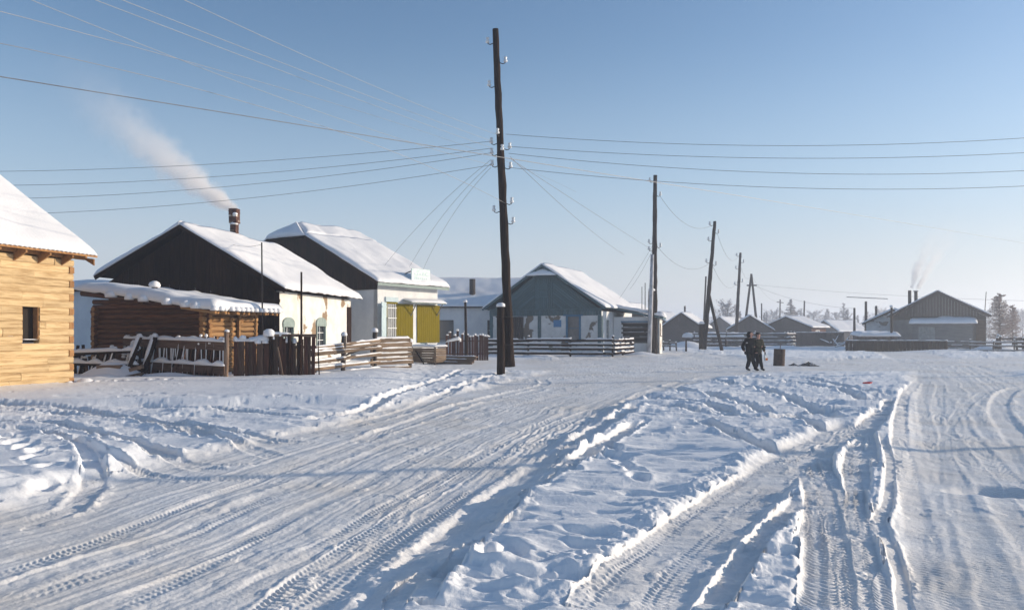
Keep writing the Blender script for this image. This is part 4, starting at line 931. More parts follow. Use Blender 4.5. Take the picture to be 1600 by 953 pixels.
# ------------------------------------------------------------------ fences
def g3(px, py, z=0): x, y = gpt(px, py); return Vector((x, y, z))
def rail_fence(label, pts, zs, r, m, group=None, step=2.4, ph=1.25, snow=.05, cat='fence', jit=.03, square=False, pr=.07, name='rail_fence', ends=0.1):
    o = Vector((pts[0][0], pts[0][1], 0)); e = empty(name, o, 0, label, cat, group)
    pts = [Vector((p[0], p[1], 0))-o for p in pts]
    first = True
    for a, b in zip(pts[:-1], pts[1:]):
        L = (b-a).length; n = max(1, round(L/step)); d = (b-a)/n
        nrm = Vector((d.y, -d.x, 0)).normalized()*(pr+r*.8)
        if nrm.y > 0: nrm = -nrm
        for i in range(0 if first else 1, n+1):
            p = a+d*i; h = ph+random.uniform(-.08, .12); q = p+Vector((random.uniform(-.05, .05), 0, h))
            log('post', p-Vector((0, 0, .4)), q, pr, m, e, n=7, seg=2); snow_cap('snow', q, pr*1.25, pr*1.2, e)
        for z in zs:
            for i in range(n):
                p0 = a+d*(i-ends/step)+nrm+Vector((0, 0, z+random.uniform(-jit, jit))); p1 = a+d*(i+1+ends/step)+nrm+Vector((0, 0, z+random.uniform(-jit, jit)))
                if square: rl = beam('rail', p0, p1, .045, r*2, m, e, wob=.012, seg=3)
                else: rl = log('rail', p0, p1, r, m, e, n=7, seg=4, wob=.02)
                if snow: snow_strip('snow', p0+Vector((0, 0, r*.85)), p1+Vector((0, 0, r*.85)), r*1.5, snow, e, gap=.25)
        first = False
    return e
# rails before the blue-green house
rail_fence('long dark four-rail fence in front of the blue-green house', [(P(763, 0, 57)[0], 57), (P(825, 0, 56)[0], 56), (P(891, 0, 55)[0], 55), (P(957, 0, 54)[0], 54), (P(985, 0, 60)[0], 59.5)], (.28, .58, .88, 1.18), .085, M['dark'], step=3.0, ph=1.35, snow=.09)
rail_fence('rail fence with snowy bars behind the two walkers', [(P(1085, 0, 93)[0], 93), (P(1135, 0, 90)[0], 90), (P(1227, 0, 88)[0], 88), (P(1241, 0, 96)[0], 96)], (.35, .75, 1.15, 1.55), .09, M['greywood'], step=3.2, ph=1.75, snow=.08)
rail_fence('dark low rail fence with gap along the right grey house', [(P(1480, 0, 72)[0], 72), (P(1552, 0, 70)[0], 70), (P(1650, 0, 70)[0], 70)], (.15, .55, .85), .06, M['greywood'], step=2.0, ph=1.0, snow=.05)
rail_fence('short stub of low fence right of the annex', [(P(1037, 0, 73)[0], 73), (P(1057, 0, 72)[0], 72)], (.5, .75), .05, M['greywood'], step=.7, ph=.9, snow=.05)
# log rails, two bays, left of the porch: first bay slanting, second straight
f1 = empty('log_rail_fence', g3(492, 594), 0, 'slanting pale log rails of the first fence bay beside the plank fence', 'fence')
o = g3(492, 594); q0 = g3(492, 594)-o; q1 = g3(585, 583)-o
for (za, zb) in ((.15, .2), (.38, .48), (.62, .82), (.95, 1.08), (1.12, 1.38), (1.02, 1.25)):
    off = Vector((random.uniform(-.05, .05), -.12+random.uniform(-.05, .05), 0)); a = q0+off+Vector((-.15, 0, za)); b_ = q1+off+Vector((.25, 0, zb))
    log('rail', a, b_, random.uniform(.06, .085), M['rail'], f1, n=8, seg=6, wob=.03, r1=.055); snow_strip('snow', a+Vector((0, 0, .06)), b_+Vector((0, 0, .05)), .13, .06, f1, gap=.3)
log('post', q0*.57+q1*.43-Vector((0, 0, .3)), q0*.57+q1*.43+Vector((0.05, 0, 1.6)), .09, M['greywood'], f1); snow_cap('snow', q0*.57+q1*.43+Vector((.05, 0, 1.58)), .13, .16, f1)
f2 = empty('board_rail_fence', g3(585, 583), 0, 'straight stack of pale boards forming the second fence bay, snow on top', 'fence')
q1 = g3(640, 580)-g3(585, 583)
for k, z in enumerate((.14, .4, .56, .74, .95, 1.17, 1.36)):
    a = Vector((-.12, -.12, z)); b_ = q1+Vector((.1+random.uniform(-.08, .08), -.12, z+.02))
    beam('rail', a, b_, .10, .2 if k in (0, 5, 6) else .13, M['rail'], f2, wob=.012, seg=4)
    snow_strip('snow', a+Vector((0, 0, .09)), b_+Vector((0, 0, .09)), .12, .045 if k < 6 else .09, f2, gap=.2 if k < 6 else 0)
for p, hgt in ((Vector((0, 0, 0)), 1.75), (q1, 1.3)):
    log('post', p-Vector((0, 0, .3)), p+Vector((.02, 0, hgt)), .10, M['greywood'], f2); snow_cap('snow', p+Vector((.02, 0, hgt-.02)), .15, .18, f2)
for i in range(3): log('brace_pole', (-.1+i*.1, -.1, 1.2), (-1.6-.2*i, .4, .6+.2*i), .045, M['rail'], f2, n=6, seg=3, wob=.02)
# plank gate fence, dark reddish
f3 = empty('plank_fence', g3(365, 598), 0, 'tall dark reddish plank fence with lumps of snow along its top', 'fence')
o = g3(365, 598); v_ = g3(492, 596)-o; L = v_.length; n = 22
for i in range(n):
    t0 = (i+.08)/n; p = v_*((i+.5)/n); h = 1.45+.12*math.sin(i*.7)+random.uniform(-.06, .06)-(.0 if i < 12 else -.05)
    mm = M['redwood'] if i in (13, 14, 15) or random.random() < .5 else M['fenceboard']
    beam('plank', p+Vector((random.uniform(-.02, .02), -.03 if i % 2 else 0, -.25)), p+Vector((random.uniform(-.03, .03), random.uniform(-.03, .03), h)), .028, L/n*1.03, mm, f3, up=(0, 1, 0), wob=.004, roll=R(90))
    if i < 17 and i % 2 == 0: snow_cap('snow', p+Vector((0, -.02, h-.05)), random.uniform(.07, .13), random.uniform(.09, .2), f3)
for z in (.35, 1.2): beam('rail', (-.1, .07, z), (v_.x+.05, v_.y+.07, z), .06, .1, M['oldwood'], f3)
beam('cap_rail', v_*.42+Vector((0, -.03, 1.62)), v_*1.02+Vector((0, -.03, 1.60)), .12, .10, M['oldwood'], f3); snow_strip('snow', v_*.42+Vector((0, -.03, 1.66)), v_*.7+Vector((0, -.03, 1.66)), .12, .08, f3)
for i in (10, 15, 18): log('post', v_*(i/n)+Vector((0, -.09, -.3)), v_*(i/n)+Vector((.03, -.09, 1.62)), .065, M['dark'], f3, n=7)
snow_strip('snow', (0, 0, 1.42), (v_.x*.45, v_.y*.45, 1.44), .16, .16, f3)
snow_cap('snow', v_*.43+Vector((0, 0, 1.58)), .22, .26, f3)
beam('stake', v_*.55+Vector((0, -.16, 1.2)), v_*.64+Vector((0, -.25, 0)), .05, .05, M['oldwood'], f3)
beam('stake', (v_.x+.12, v_.y-.05, 1.35), (v_.x+.18, v_.y-.1, .1), .035, .035, M['dark'], f3)
# wattle-like snow-laden fence behind it
f4 = empty('stake_fence', g3(352, 599), 0, 'old fence of thin stakes and two rails caked with snow beside the log shed', 'fence')
o = g3(352, 599); v_ = Vector((P(196, 0, 29.5)[0], 29.5, 0))-Vector((o.x, o.y, 0)); L = v_.length
log('post', (0, 0, -.3), (.05, 0, 1.75), .085, M['oldwood'], f4, seg=3); snow_cap('snow', (.05, 0, 1.72), .09, .1, f4)
for t_ in (.5, 1.0): log('post', v_*t_+Vector((0, 0, -.3)), v_*t_+Vector((0, 0, 1.45)), .08, M['dark'], f4, seg=2)
for z, h in ((.55, .16), (1.36, .14)):
    beam('rail', Vector((0, -.09, z-.10)), v_+Vector((0, -.09, z+.0)), .05, .30, M['fenceboard'], f4, seg=6, wob=.012); snow_strip('snow', Vector((0, -.1, z+.05)), v_+Vector((0, -.1, z+.15)), .17, h*.9, f4)
n = 84
for i in range(n):
    t_ = (i+.5+random.uniform(-.3, .3))/n; p = v_*t_; ln = random.uniform(-.22, .05); h = random.uniform(1.3, 1.6)
    lo_ = .05 if t_ < .35 or random.random() < .5 else random.uniform(.3, .6)
    s_ = beam('stake', p+Vector((ln-.1, .02, lo_)), p+Vector((.05, -.03, h)), .03, .055, M['redwood'] if random.random() < .4 else M['dark'], f4, wob=.004)
    if random.random() < .42:
        p0 = p+Vector((ln*.8, -.055, lo_+.2)); p1 = p+Vector((-.02, -.08, h)); q = MB(); q.tube([p0, p0.lerp(p1, .3), p0.lerp(p1, .8), p1], [.006, .018, .022, .012], 5); q.build('snow', M['snow'], f4, smooth=True)
    if random.random() < .5: snow_cap('snow', p+Vector((0, -.05, h-.02)), random.uniform(.04, .08), random.uniform(.06, .11), f4)
for i in range(9):
    t_ = .0+i*.03; beam('plank', v_*t_+Vector((0, .05, .0)), v_*(t_+.02)+Vector((0, .05, random.uniform(.5, 1.3))), .03, .11, M['redwood'], f4, up=(0, 1, 0), roll=R(90))
for i in range(36):
    p = v_*((i+.5)/36); beam('plank', p+Vector((random.uniform(-.03, .03), .14, -.1)), p+Vector((random.uniform(-.05, .05), .14, random.uniform(1.15, 1.42))), .028, L/36*.99, M['dark'] if random.random() < .6 else M['fenceboard'], f4, up=(0, 1, 0), roll=R(90))
# collapsed fence and junk under snow further left
f5 = empty('collapsed_fence', Vector((P(205, 0, 28)[0], 28, 0)), 0, 'collapsed fence of leaning poles buried in snow between log house and stake fence', 'fence')
for (x, y, dx, h, r_) in ((-.3, 0, .55, 1.7, .09), (.15, .2, .55, 1.7, .10), (-.5, .3, .4, 1.5, .07), (-1.0, .1, .35, 1.3, .05), (-1.3, .3, .3, 1.2, .05), (-1.7, .2, .4, 1.1, .05), (-2.1, .3, .25, 1.2, .05)):
    a = Vector((x, y, -.2)); b_ = Vector((x-dx*-1, y+.1, h-.15)); log('pole', a, b_, r_, M['dark'], f5, seg=3, wob=.02)
    m1 = a.lerp(b_, .35); q = MB(); q.tube([m1+Vector((-.03, -r_*.3, .02)), m1.lerp(b_, .5)+Vector((-.03, -r_*.4, .04)), b_+Vector((-.02, -r_*.2, .03))], [r_*.4, r_*.8, r_*.9], 7); q.build('snow', M['snow'], f5, smooth=True); snow_cap('snow', b_, r_*1.15, r_*1.4, f5)
for (za, zb) in ((.95, 1.05), (.62, .55)):
    a = Vector((-2.6, .25, za)); b_ = Vector((.2, .15, zb)); log('rail', a, b_, .07, M['dark'], f5, seg=4); snow_strip('snow', a+Vector((0, -.03, .04)), b_+Vector((0, -.03, .04)), .18, .14, f5)
for i in range(26):
    x = -2.75+i*.115; h = random.uniform(.75, 1.3); ln = random.uniform(-.12, .22)
    beam('plank', (x, .42, -.1), (x+ln, .40, h), .028, .105, M['dark'] if i % 3 else M['fenceboard'], f5, up=(0, 1, 0), roll=R(90))
    if i % 2: snow_cap('snow', (x+ln, .38, h-.02), random.uniform(.06, .11), random.uniform(.06, .14), f5)
# drifts heaped against the fences (lumpy mounds of the ground)
def mound(label, c, rx, ry, h, seed, rz=0):
    n, m_ = 36, 14; v = []; f = []
    for j in range(m_+1):
        t_ = j/m_
        for i in range(n):
            a = 2*math.pi*i/n; q = t_; X, Y = q*math.cos(a), q*math.sin(a)
            z = h*(math.cos(math.pi*t_)*.5+.5)*(.75+.6*vn(X*2.2+seed, Y*2.2, seed))+.10*h*(vn(X*7, Y*7+seed, 2)-.5)*(1-t_)-.10*t_
            wob_ = 1+.18*(vn(math.cos(a)*1.5+5, math.sin(a)*1.5+5, seed)-.5)
            v.append((X*rx*wob_, Y*ry*wob_, z))
    for j in range(m_):
        for i in range(n): f.append((j*n+i, j*n+(i+1) % n, j*n+n+(i+1) % n, j*n+n+i))
    b = MB(); b.v = v; b.f = f; o = b.build('snow_drift', M['snow'], None, loc=c, rot=(0, 0, rz), smooth=True); return tag(o, kind='structure')
mound('', (P(250, 0, 26.5)[0], 27.2, 0), 3.6, 1.6, .34, 1); mound('', (P(160, 0, 27)[0], 27.6, 0), 2.4, 1.6, .62, 2); mound('', (P(128, 0, 25)[0], 26.2, 0), 1.2, 1.2, .4, 3)
mound('', (P(300, 0, 27)[0], 27.9, 0), 2.0, 1.2, .26, 8); mound('', (P(440, 0, 28)[0], 28.6, 0), 2.0, .8, .22, 4); mound('', (P(560, 0, 30)[0], 30.6, 0), 2.2, 1.0, .22, 5)
mound('', (P(830, 0, 60)[0], 60, 0), 5, 2, .5, 6); mound('', (P(1075, 0, 85)[0], 86, 0), 3.6, 2.2, .9, 7); mound('', (P(1005, 0, 57)[0], 58, 0), 3, 1.6, .35, 9); mound('', (P(1130, 0, 78)[0], 79, 0), 4.6, 1.6, .35, 10)
mound('', (P(1230, 0, 84)[0], 85, 0), 3.4, 1.6, .35, 11); mound('', (P(1480, 0, 69)[0], 69.5, 0), 8, 1.5, .25, 12); mound('', (P(1572, 0, 74)[0], 76, 0), 3, 2, .6, 13)
for i, (px, py, w_, lab) in enumerate(((170, 573, .75, 'short brown board lying half buried below the leaning poles'), (208, 590, .55, 'brown plank end poking from the drift near the log house'), (137, 592, .8, 'snow-covered flat board beside the log house corner'), (212, 578, .4, 'tilted dark board scrap in the drift below the stake fence'), (372, 600, .45, 'squared timber offcut at the foot of the tall post'))):
    x, y = gpt(px, py); y = min(y, 27.2-.25*i); x = (px-800)/F*y; z0 = CH-(py-HZ)/F*y
    o = beam('board', (x-w_/2, y, z0), (x+w_/2, y+.1, z0+(.12 if i in (1, 3) else 0)), .3, .12, M['oldwood'], None); tag(o, lab, 'board')
# plank fence right of steps
f6 = empty('paling_fence', Vector((P(700, 0, 50)[0], 48.5, 0)), 0, 'reddish-brown paling fence with snow-tipped boards right of the steps', 'fence')
v_ = Vector((P(763, 0, 49)[0], 49.5, 0))-Vector((P(700, 0, 50)[0], 48.5, 0)); n = 17
for i in range(n):
    p = v_*((i+.5)/n); h = 1.55+random.uniform(-.08, .08)+(.25 if i in (1, 4, 7) else 0)-(.35 if i in (2, 5) else 0)
    beam('plank', p-Vector((0, 0, .2)), p+Vector((random.uniform(-.04, .04), 0, h)), .03, .135, M['redwood'], f6, up=(0, 1, 0), roll=R(90)); snow_cap('snow', p+Vector((0, 0, h-.03)), .09, random.uniform(.08, .16), f6)
for z in (.4, 1.2): beam('rail', (0, .06, z), (v_.x, v_.y+.06, z), .05, .09, M['oldwood'], f6)
snow_strip('snow', (0, -.03, 1.15), (v_.x*.35, v_.y*.35-.03, 1.3), .2, .22, f6)
# dark board fence in front of the far byre, and low wall before the grey house
def board_fence(label, a, b_, h, m, w=.3, snow=.08):
    o = Vector((a[0], a[1], 0)); e = empty('board_fence', o, 0, label, 'fence'); v_ = Vector((b_[0], b_[1], 0))-o; n = int(v_.length/w)
    for i in range(n):
        p = v_*((i+.5)/n); beam('plank', p-Vector((0, 0, .2)), p+Vector((0, 0, h+random.uniform(-.04, .04))), .03, v_.length/n*.99, m, e, up=(0, 1, 0), roll=R(90), wob=.003, seg=1)
    for z in (h*.3, h*.8): beam('rail', (0, .06, z), (v_.x, v_.y+.06, z), .05, .1, m, e)
    if snow: snow_strip('snow', (0, 0, h), (v_.x, v_.y, h), .1, snow, e, n=60)
    return e
board_fence('high grey board fence below the far byre', (P(1243, 0, 100)[0], 100), (P(1319, 0, 96)[0], 96), 1.75, M['greywood'])
board_fence('long low dark board fence in front of the grey house', (P(1321, 0, 73)[0], 73), (P(1480, 0, 71)[0], 71), 1.0, M['dark'], snow=.06)
wp = empty('woodpile', (P(1113, 0, 96)[0], 95, 0), 0, 'woodpile under a long rounded snow heap left of the walkers', 'woodpile')
for k in range(3):
    for i in range(14): log('log', (-3.2+i*.45, -.4, .15+k*.34), (-3.2+i*.45, .9, .15+k*.34), .16, M['greywood'], wp, n=6, seg=1)
for x in (-3.3, 0, 3.2): log('post', (x, -.5, -.3), (x, -.5, 1.4), .09, M['greywood'], wp, seg=1)
snow_slab('snow', (-3.6, -.7, 1.15), (3.4, -.7, 1.2), (3.4, 1.2, 1.2), (-3.6, 1.2, 1.15), .5, wp, nx=50, ny=14, ragged=.12, lump=.1, seed=91)
jk = empty('junk_pile', (P(1338, 0, 78)[0], 78, 0), 0, 'snowy heap of planks and scrap behind the dark low fence', 'junk pile')
for i in range(14):
    a = Vector((random.uniform(-2.5, 2.5), random.uniform(-.6, .6), random.uniform(.3, .7))); b_ = a+Vector((random.uniform(-1.6, 1.6), random.uniform(-.4, .4), random.uniform(.1, .9))); beam('plank', a, b_, .12, .06, M['greywood'], jk); snow_strip('snow', a+Vector((0, 0, .03)), b_+Vector((0, 0, .03)), .14, .08, jk)
sc = empty('scrap_heap', (P(1590, 0, 74)[0], 74, 0), 0, 'dark scrap heap and posts dusted with snow at the right edge', 'junk pile')
for i in range(16):
    a = Vector((random.uniform(-2.2, 3.5), random.uniform(-.6, .6), 0)); b_ = a+Vector((random.uniform(-.5, .5), 0, random.uniform(.8, 1.5))); log('post', a, b_, .09, M['dark'], sc, n=6, seg=1); snow_cap('snow', b_, .14, .14, sc)
for i in range(7):
    a = Vector((random.uniform(-2.5, 0), -.2, random.uniform(.4, 1.2))); beam('plank', a, a+Vector((2.6, .2, random.uniform(-.1, .2))), .06, .16, M['greywood'], sc)

# ------------------------------------------------------------------ poles
def insulator(parent, z, sgn, D, r, size=1.0, ang=0):
    c, s = math.cos(ang), math.sin(ang); k = size
    pts = [Vector((sgn*(r-.02), 0, z)), Vector((sgn*(r+.10*k), 0, z-.05*k)), Vector((sgn*(r+.19*k), 0, z-.02*k)), Vector((sgn*(r+.21*k), 0, z+.09*k))]
    rot = Matrix.Rotation(ang, 3, 'Z'); pts = [rot @ p for p in pts]
    b = MB(); b.tube(pts, .014*k+.004, 6); hk = b.build('hook', M['iron'], parent)
    b = MB(); t = pts[-1]; b.tube([t+Vector((0, 0, q*k)) for q in (-.07, -.04, .02, .06, .10, .14, .155)], [x*k for x in (.062, .082, .066, .038, .066, .056, .01)], 10); b.build('insulator', M['porcelain'], hk, smooth=True)
    return t+Vector((0, 0, .08*k))
def pole(name, label, foot, top, r0, r1, ins=(), stub=None, brace=None, group=None, m=None, cat='utility pole', lift=0, parent_name='trunk', rings=26, isz=1.0):
    """foot / top are world points; all parts hang from an Empty at the foot"""
    e = empty(name, (foot[0], foot[1], 0), 0, label, cat, group); m = m or M['pole']
    f0 = Vector((0, 0, -.4 if lift == 0 else lift)); t = Vector(top)-Vector((foot[0], foot[1], 0))
    b = MB(); pts = []; rad = []
    for i in range(rings+1):
        q = i/rings; p = f0.lerp(t, q)+Vector((random.uniform(-.012, .012), random.uniform(-.012, .012), 0))*r0*6; pts.append(p); rad.append((r0+(r1-r0)*q)*(1+random.uniform(-.07, .07)))
    b.tube(pts, rad, 10); b.build('trunk', m, e, smooth=True)
    outs = []
    for (z, sg, ang) in ins:
        q = (z-f0.z)/(t.z-f0.z); p = f0.lerp(t, q); h = bpy.data.objects.new('bracket', None)
        rr = r0+(r1-r0)*q; before = set(bpy.data.objects)
        tip = insulator(e, 0, sg, 0, rr, isz, ang)
        for ob in set(bpy.data.objects)-before-{h}:
            if ob.parent == e: ob.location = p
        bpy.data.objects.remove(h); outs.append(Vector((foot[0], foot[1], 0))+p+tip)
    if stub:
        (dx, dy, hs, rs) = stub; b = MB(); b.tube([(dx, dy, -.4), (dx+.01, dy, hs*.4), (dx-.01, dy, hs*.8), (dx, dy, hs)], [rs*1.05, rs, rs*.96, rs*.9], 10); sb = b.build('stub_post', m, e, smooth=True)
        snow_cap('snow', (dx, dy, hs-.01), rs*1.15, rs*1.0, sb)
        for z in (hs*.45, hs*.85):
            c = f0.lerp(t, (z-f0.z)/(t.z-f0.z)); ctr = (c+Vector((dx, dy, z)))/2; R_ = (c-Vector((dx, dy, z))).length/2+rs*.98; ry = rs*1.05
            b = MB(); b.tube([ctr+Vector((R_*math.cos(a*math.pi/8), ry*math.sin(a*math.pi/8), 0)) for a in range(17)], .022, 5, cap=False); b.build('wire_binding', M['iron'], e)
    if brace:
        (bx_, by_, bz), (tx, ty, tz), br = brace; b = MB(); b.tube([(bx_, by_, bz), ((bx_+tx)/2, (by_+ty)/2, (bz+tz)/2), (tx, ty, tz)], [br*1.1, br, br*.85], 8); b.build('brace_pole', M['frosted'] if name == 'utility_pole' and 'snow-lit' in label else m, e, smooth=True)
    return e, outs
zpy = lambda py, D: CH-(py-HZ)/F*D
D1 = 31.6; ft = P(795, 587, D1); tp = P(773, 46, D1)
P1, i1 = pole('utility_pole', 'tall dark wooden utility pole with white insulators, lashed to a snow-capped stub', (P(797, 0, D1+.2)[0], D1+.2), (P(774, 0, D1)[0], D1, zpy(46, D1)), .20, .125,
   ins=[(zpy(68, D1), -1, 0), (zpy(98, D1), 1, 0), (zpy(135, D1), -1, 0), (zpy(213, D1), -1, R(75)), (zpy(224, D1), -1, 0), (zpy(232, D1), 1, 0), (zpy(241, D1), -1, 0), (zpy(238, D1), -1, R(100)), (zpy(259, D1), -1, 0), (zpy(262, D1), 1, 0), (zpy(318, D1), 1, R(-20)), (zpy(330, D1), -1, 0), (zpy(348, D1), 1, 0)],
   stub=((782.5-797)/F*D1, -.22, zpy(479, D1), .165), lift=.35)
sheet = MB(); sheet.box(-.13, .13, -.13, .13, 0, .14)
D2 = 62.
P2, i2 = pole('utility_pole', 'second tall utility pole, with a snow-lit brace, beside the annex', (P(1022, 0, D2)[0], D2), (P(1023.5, 0, D2)[0], D2, zpy(274, D2)), .26, .14,
   ins=[(zpy(284, D2), -1, 0), (zpy(306, D2), 1, 0), (zpy(380, D2), -1, 0), (zpy(391, D2), -1, 0), (zpy(386, D2), 1, 0)], stub=(-.22, -.1, zpy(455, D2), .26),
   brace=(((1011-1022)/F*D2, -.9, -.3), ((1019-1022)/F*D2, -.1, zpy(398, D2)), .17), isz=1.3)
D3 = 73.
P3, i3 = pole('utility_pole', 'right-leaning utility pole with an angled brace, beyond the rail fence', (P(1099, 0, D3)[0], D3), (P(1117, 0, D3)[0], D3, zpy(346, D3)), .24, .14,
   ins=[(zpy(352, D3), -1, 0), (zpy(364, D3), 1, 0), (zpy(376, D3), -1, 0), (zpy(410, D3), -1, 0), (zpy(414, D3), 1, 0)], stub=((1097-1099)/F*D3-.1, -.2, zpy(506, D3), .24),
   brace=(((1129-1099)/F*D3, 0, -.2), ((1107-1099)/F*D3, 0, zpy(456, D3)), .15), isz=1.4)
D4 = 105.
P4, i4 = pole('utility_pole', 'slender far pole with small insulators just left of the A-shaped pole', (P(1149, 0, D4)[0], D4), (P(1157, 0, D4)[0], D4, zpy(395, D4)), .26, .15,
   ins=[(zpy(400, D4), -1, 0), (zpy(410, D4), 1, 0), (zpy(420, D4), -1, 0), (zpy(445, D4), -1, 0), (zpy(440, D4), 1, 0)], isz=1.6)
D5 = 122.
ap = empty('a_frame_pole', (P(1174, 0, D5)[0], D5, 0), 0, 'A-shaped timber power pole with a short crossbar far down the road', 'utility pole')
for px in (1160, 1186): b = MB(); b.tube([((px-1174)/F*D5, 0, -.3), (0, 0, zpy(428, D5))], [.22, .15], 7); b.build('leg', M['pole'], ap)
b = MB(); b.tube([(-.75, -.15, zpy(446, D5)), (.75, -.15, zpy(446, D5))], .11, 6); b.build('crossbar', M['pole'], ap)
def thin(label, px0, px1, pyt, D, r, cat='pole', group=None, bar=None, m=None, name='thin_pole', cap=False, pyb=None):
    e = empty(name, (P(px0, 0, D)[0], D, 0), 0, label, cat, group)
    b = MB(); zt = zpy(pyt, D); b.tube([(0, 0, -.4 if pyb is None else zpy(pyb, D)), ((px1-px0)/F*D, 0, zt)], [r, r*.75], 7); b.build('shaft', m or M['pole'], e, smooth=True)
    if bar: b = MB(); w_, dz_ = bar; b.tube([((px1-px0)/F*D-w_, 0, zt-dz_), ((px1-px0)/F*D+w_, 0, zt-dz_*1.3)], r*.5, 5); b.build('crossbar', m or M['pole'], e)
    if cap: snow_cap('snow', ((px1-px0)/F*D, 0, zt-.01), r*1.4, r*1.6, e)
    return e
thin('thin dark pipe mast in front of the dark gable house with wire on top', 411, 409, 379, 29.8, .035, m=M['iron'], cat='mast')
thin('shorter thin black post left of the second arched window', 471, 471, 425, 31.2, .05, m=M['dark'], cat='post')
thin('thin snow-topped post in front of the paling fence', 729, 727, 472, 45.5, .09, cat='post', cap=True)
thin('slender pole leaning behind the right-leaning utility pole', 1098, 1103, 432, 112, .15)
thin('lone thin pole behind the cottage roof', 1190, 1190, 474, 150, .16)
thin('far pole with small crossbar right of the cottage', 1218, 1219, 468, 190, .2, bar=(.8, .6))
thin('far thin pole over the byre roof', 1255, 1257, 470, 150, .18)
thin('far short T-shaped pole at the tree line', 1236, 1236, 487, 190, .18, bar=(1.6, .3))
thin('left pole of three before the grey house wing', 1335, 1335, 481, 98, .17)
thin('middle and tallest pole of three before the grey house wing', 1353, 1353, 471, 98, .19)
thin('right pole of three before the grey house wing', 1369, 1369, 478, 96, .18)
thin('dark post standing against the pale wing of the grey house', 1393, 1393, 480, 76, .13, cap=True)
thin('leaning aerial mast right of the grey house', 1535, 1541, 456, 86, .05, cat='aerial', m=M['iron'], pyb=540)
thin('short aerial rod above the annex, left one', 1003, 1003, 448, 90, .05, cat='aerial', m=M['iron'])
thin('tall aerial rod above the annex, right one', 1008, 1008, 442, 90, .06, cat='aerial', m=M['iron'])
thin('stubby fence stake between annex and leaning pole', 1072, 1072, 531, 70, .10, cat='post')
thin('short stake right of the angled brace', 1134, 1134, 531, 80, .11, cat='post')
thin('small stake on top of the gabled barn ridge line', 1070, 1070, 478, 128, .2, cat='post')
# ------------------------------------------------------------------ wires
def lag(t, p): 
    (t0, t1, t2) = (0, .5, 1); return p[0]*((t-t1)*(t-t2)/((t0-t1)*(t0-t2)))+p[1]*((t-t0)*(t-t2)/((t1-t0)*(t1-t2)))+p[2]*((t-t0)*(t-t1)/((t2-t0)*(t2-t1)))
def wire(label, pts, r=.010, m=None, t1=1.0, t0=0.0, group=None, n=26):
    """overhead wire through three photo points (px, py, distance), straight in plan, sagging; runs on to t1"""
    W3 = [P(*p) for p in pts]; L02 = (W3[2]-W3[0]); tm = (W3[1]-W3[0]).dot(L02)/L02.length_squared; b = MB(); line = []
    for i in range(n+1):
        t = t0+(t1-t0)*i/n; p = W3[0].lerp(W3[0]+L02, t) if False else W3[0]+L02*t
        # sag as a parabola fixed by the middle point
        dev = W3[1]-(W3[0]+L02*tm); k = dev.z/(tm*(1-tm)); line.append(Vector((p.x, p.y, p.z+k*t*(1-t))))
    b.tube(line, r, 5); return tag(b.build('overhead_wire', m or M['wire'], None), label, 'wire', group)
c = 'overhead wires strung to the tall pole'
wire('topmost wire running right from the tall pole', [(790, 210, 31.6), (1200, 226, 31.6), (1600, 216, 32)], t1=1.35, group=c)
wire('second wire from the top running right from the tall pole', [(793, 229, 31.6), (1200, 246, 31.8), (1600, 239, 32.3)], t1=1.35, group=c)
wire('third wire from the top running right from the tall pole', [(795, 240, 31.6), (1200, 269, 32), (1600, 267, 32.6)], t1=1.35, group=c)
wire('lowest of the four wires running right from the tall pole', [(795, 262, 31.6), (1200, 292, 32), (1600, 291, 32.6)], t1=1.35, group=c)
wire('topmost wire running left from the tall pole', [(768, 221, 31.6), (400, 252, 33.5), (0, 268, 36)], t1=1.3, group=c)
wire('second wire running left from the tall pole, above the roofs', [(768, 232, 31.6), (400, 271, 33.5), (0, 290, 36)], t1=1.3, group=c)
wire('third wire running left from the tall pole, above the roofs', [(768, 239, 31.6), (400, 286, 33.5), (40, 310, 36)], t1=1.3, group=c)
wire('lowest wire running left from the tall pole, just over the chimney', [(768, 258, 31.6), (440, 304, 33.5), (75, 333, 36)], t1=1.3, group=c)
g2 = 'pale wires crossing the upper left sky'
wire('pale wire entering at the top left corner, leftmost of four', [(768, 258, 31.6), (420, 170, 22), (48, 0, 15)], r=.0055, m=M['wirelit'], t1=1.5, group=g2)
wire('pale wire crossing the upper left sky, second from the left', [(770, 232, 31.6), (420, 130, 21), (148, 0, 15)], r=.0055, m=M['wirelit'], t1=1.5, group=g2)
wire('pale wire crossing the upper left sky, third from the left', [(770, 221, 31.6), (450, 125, 21), (190, 0, 15)], r=.0055, m=M['wirelit'], t1=1.5, group=g2)
wire('pale wire crossing the upper left sky, rightmost of four', [(775, 210, 31.6), (520, 122, 21), (287, 0, 15)], r=.0055, m=M['wirelit'], t1=1.5, group=g2)
wire('dark wire with snow lumps from the left edge passing behind the chimney smoke', [(1600, 380, 75), (800, 322, 40), (0, 120, 17)], r=.012, t1=1.25)
wire('faint wire from the left edge sloping to the tall pole above the smoke', [(790, 318, 31.6), (380, 205, 24), (0, 68, 16)], r=.007, t1=1.2)
wire('faintest wire high at the left edge', [(900, 300, 60), (380, 130, 24), (0, 18, 16)], r=.006, t1=1.2)
for k, (px, py, D) in enumerate(((597, 405, 47), (640, 402, 48), (655, 420, 48))):
    wire(['service wire from tall pole to the whitewashed house ridge', 'service wire from tall pole to the roof sign, upper', 'service wire from tall pole to the roof sign, lower'][k], [(767, 250+k*6, 31.6), ((767+px)/2+6, (250+py)/2+12, (31.6+D)/2), (px, py+15, D)], r=.008)
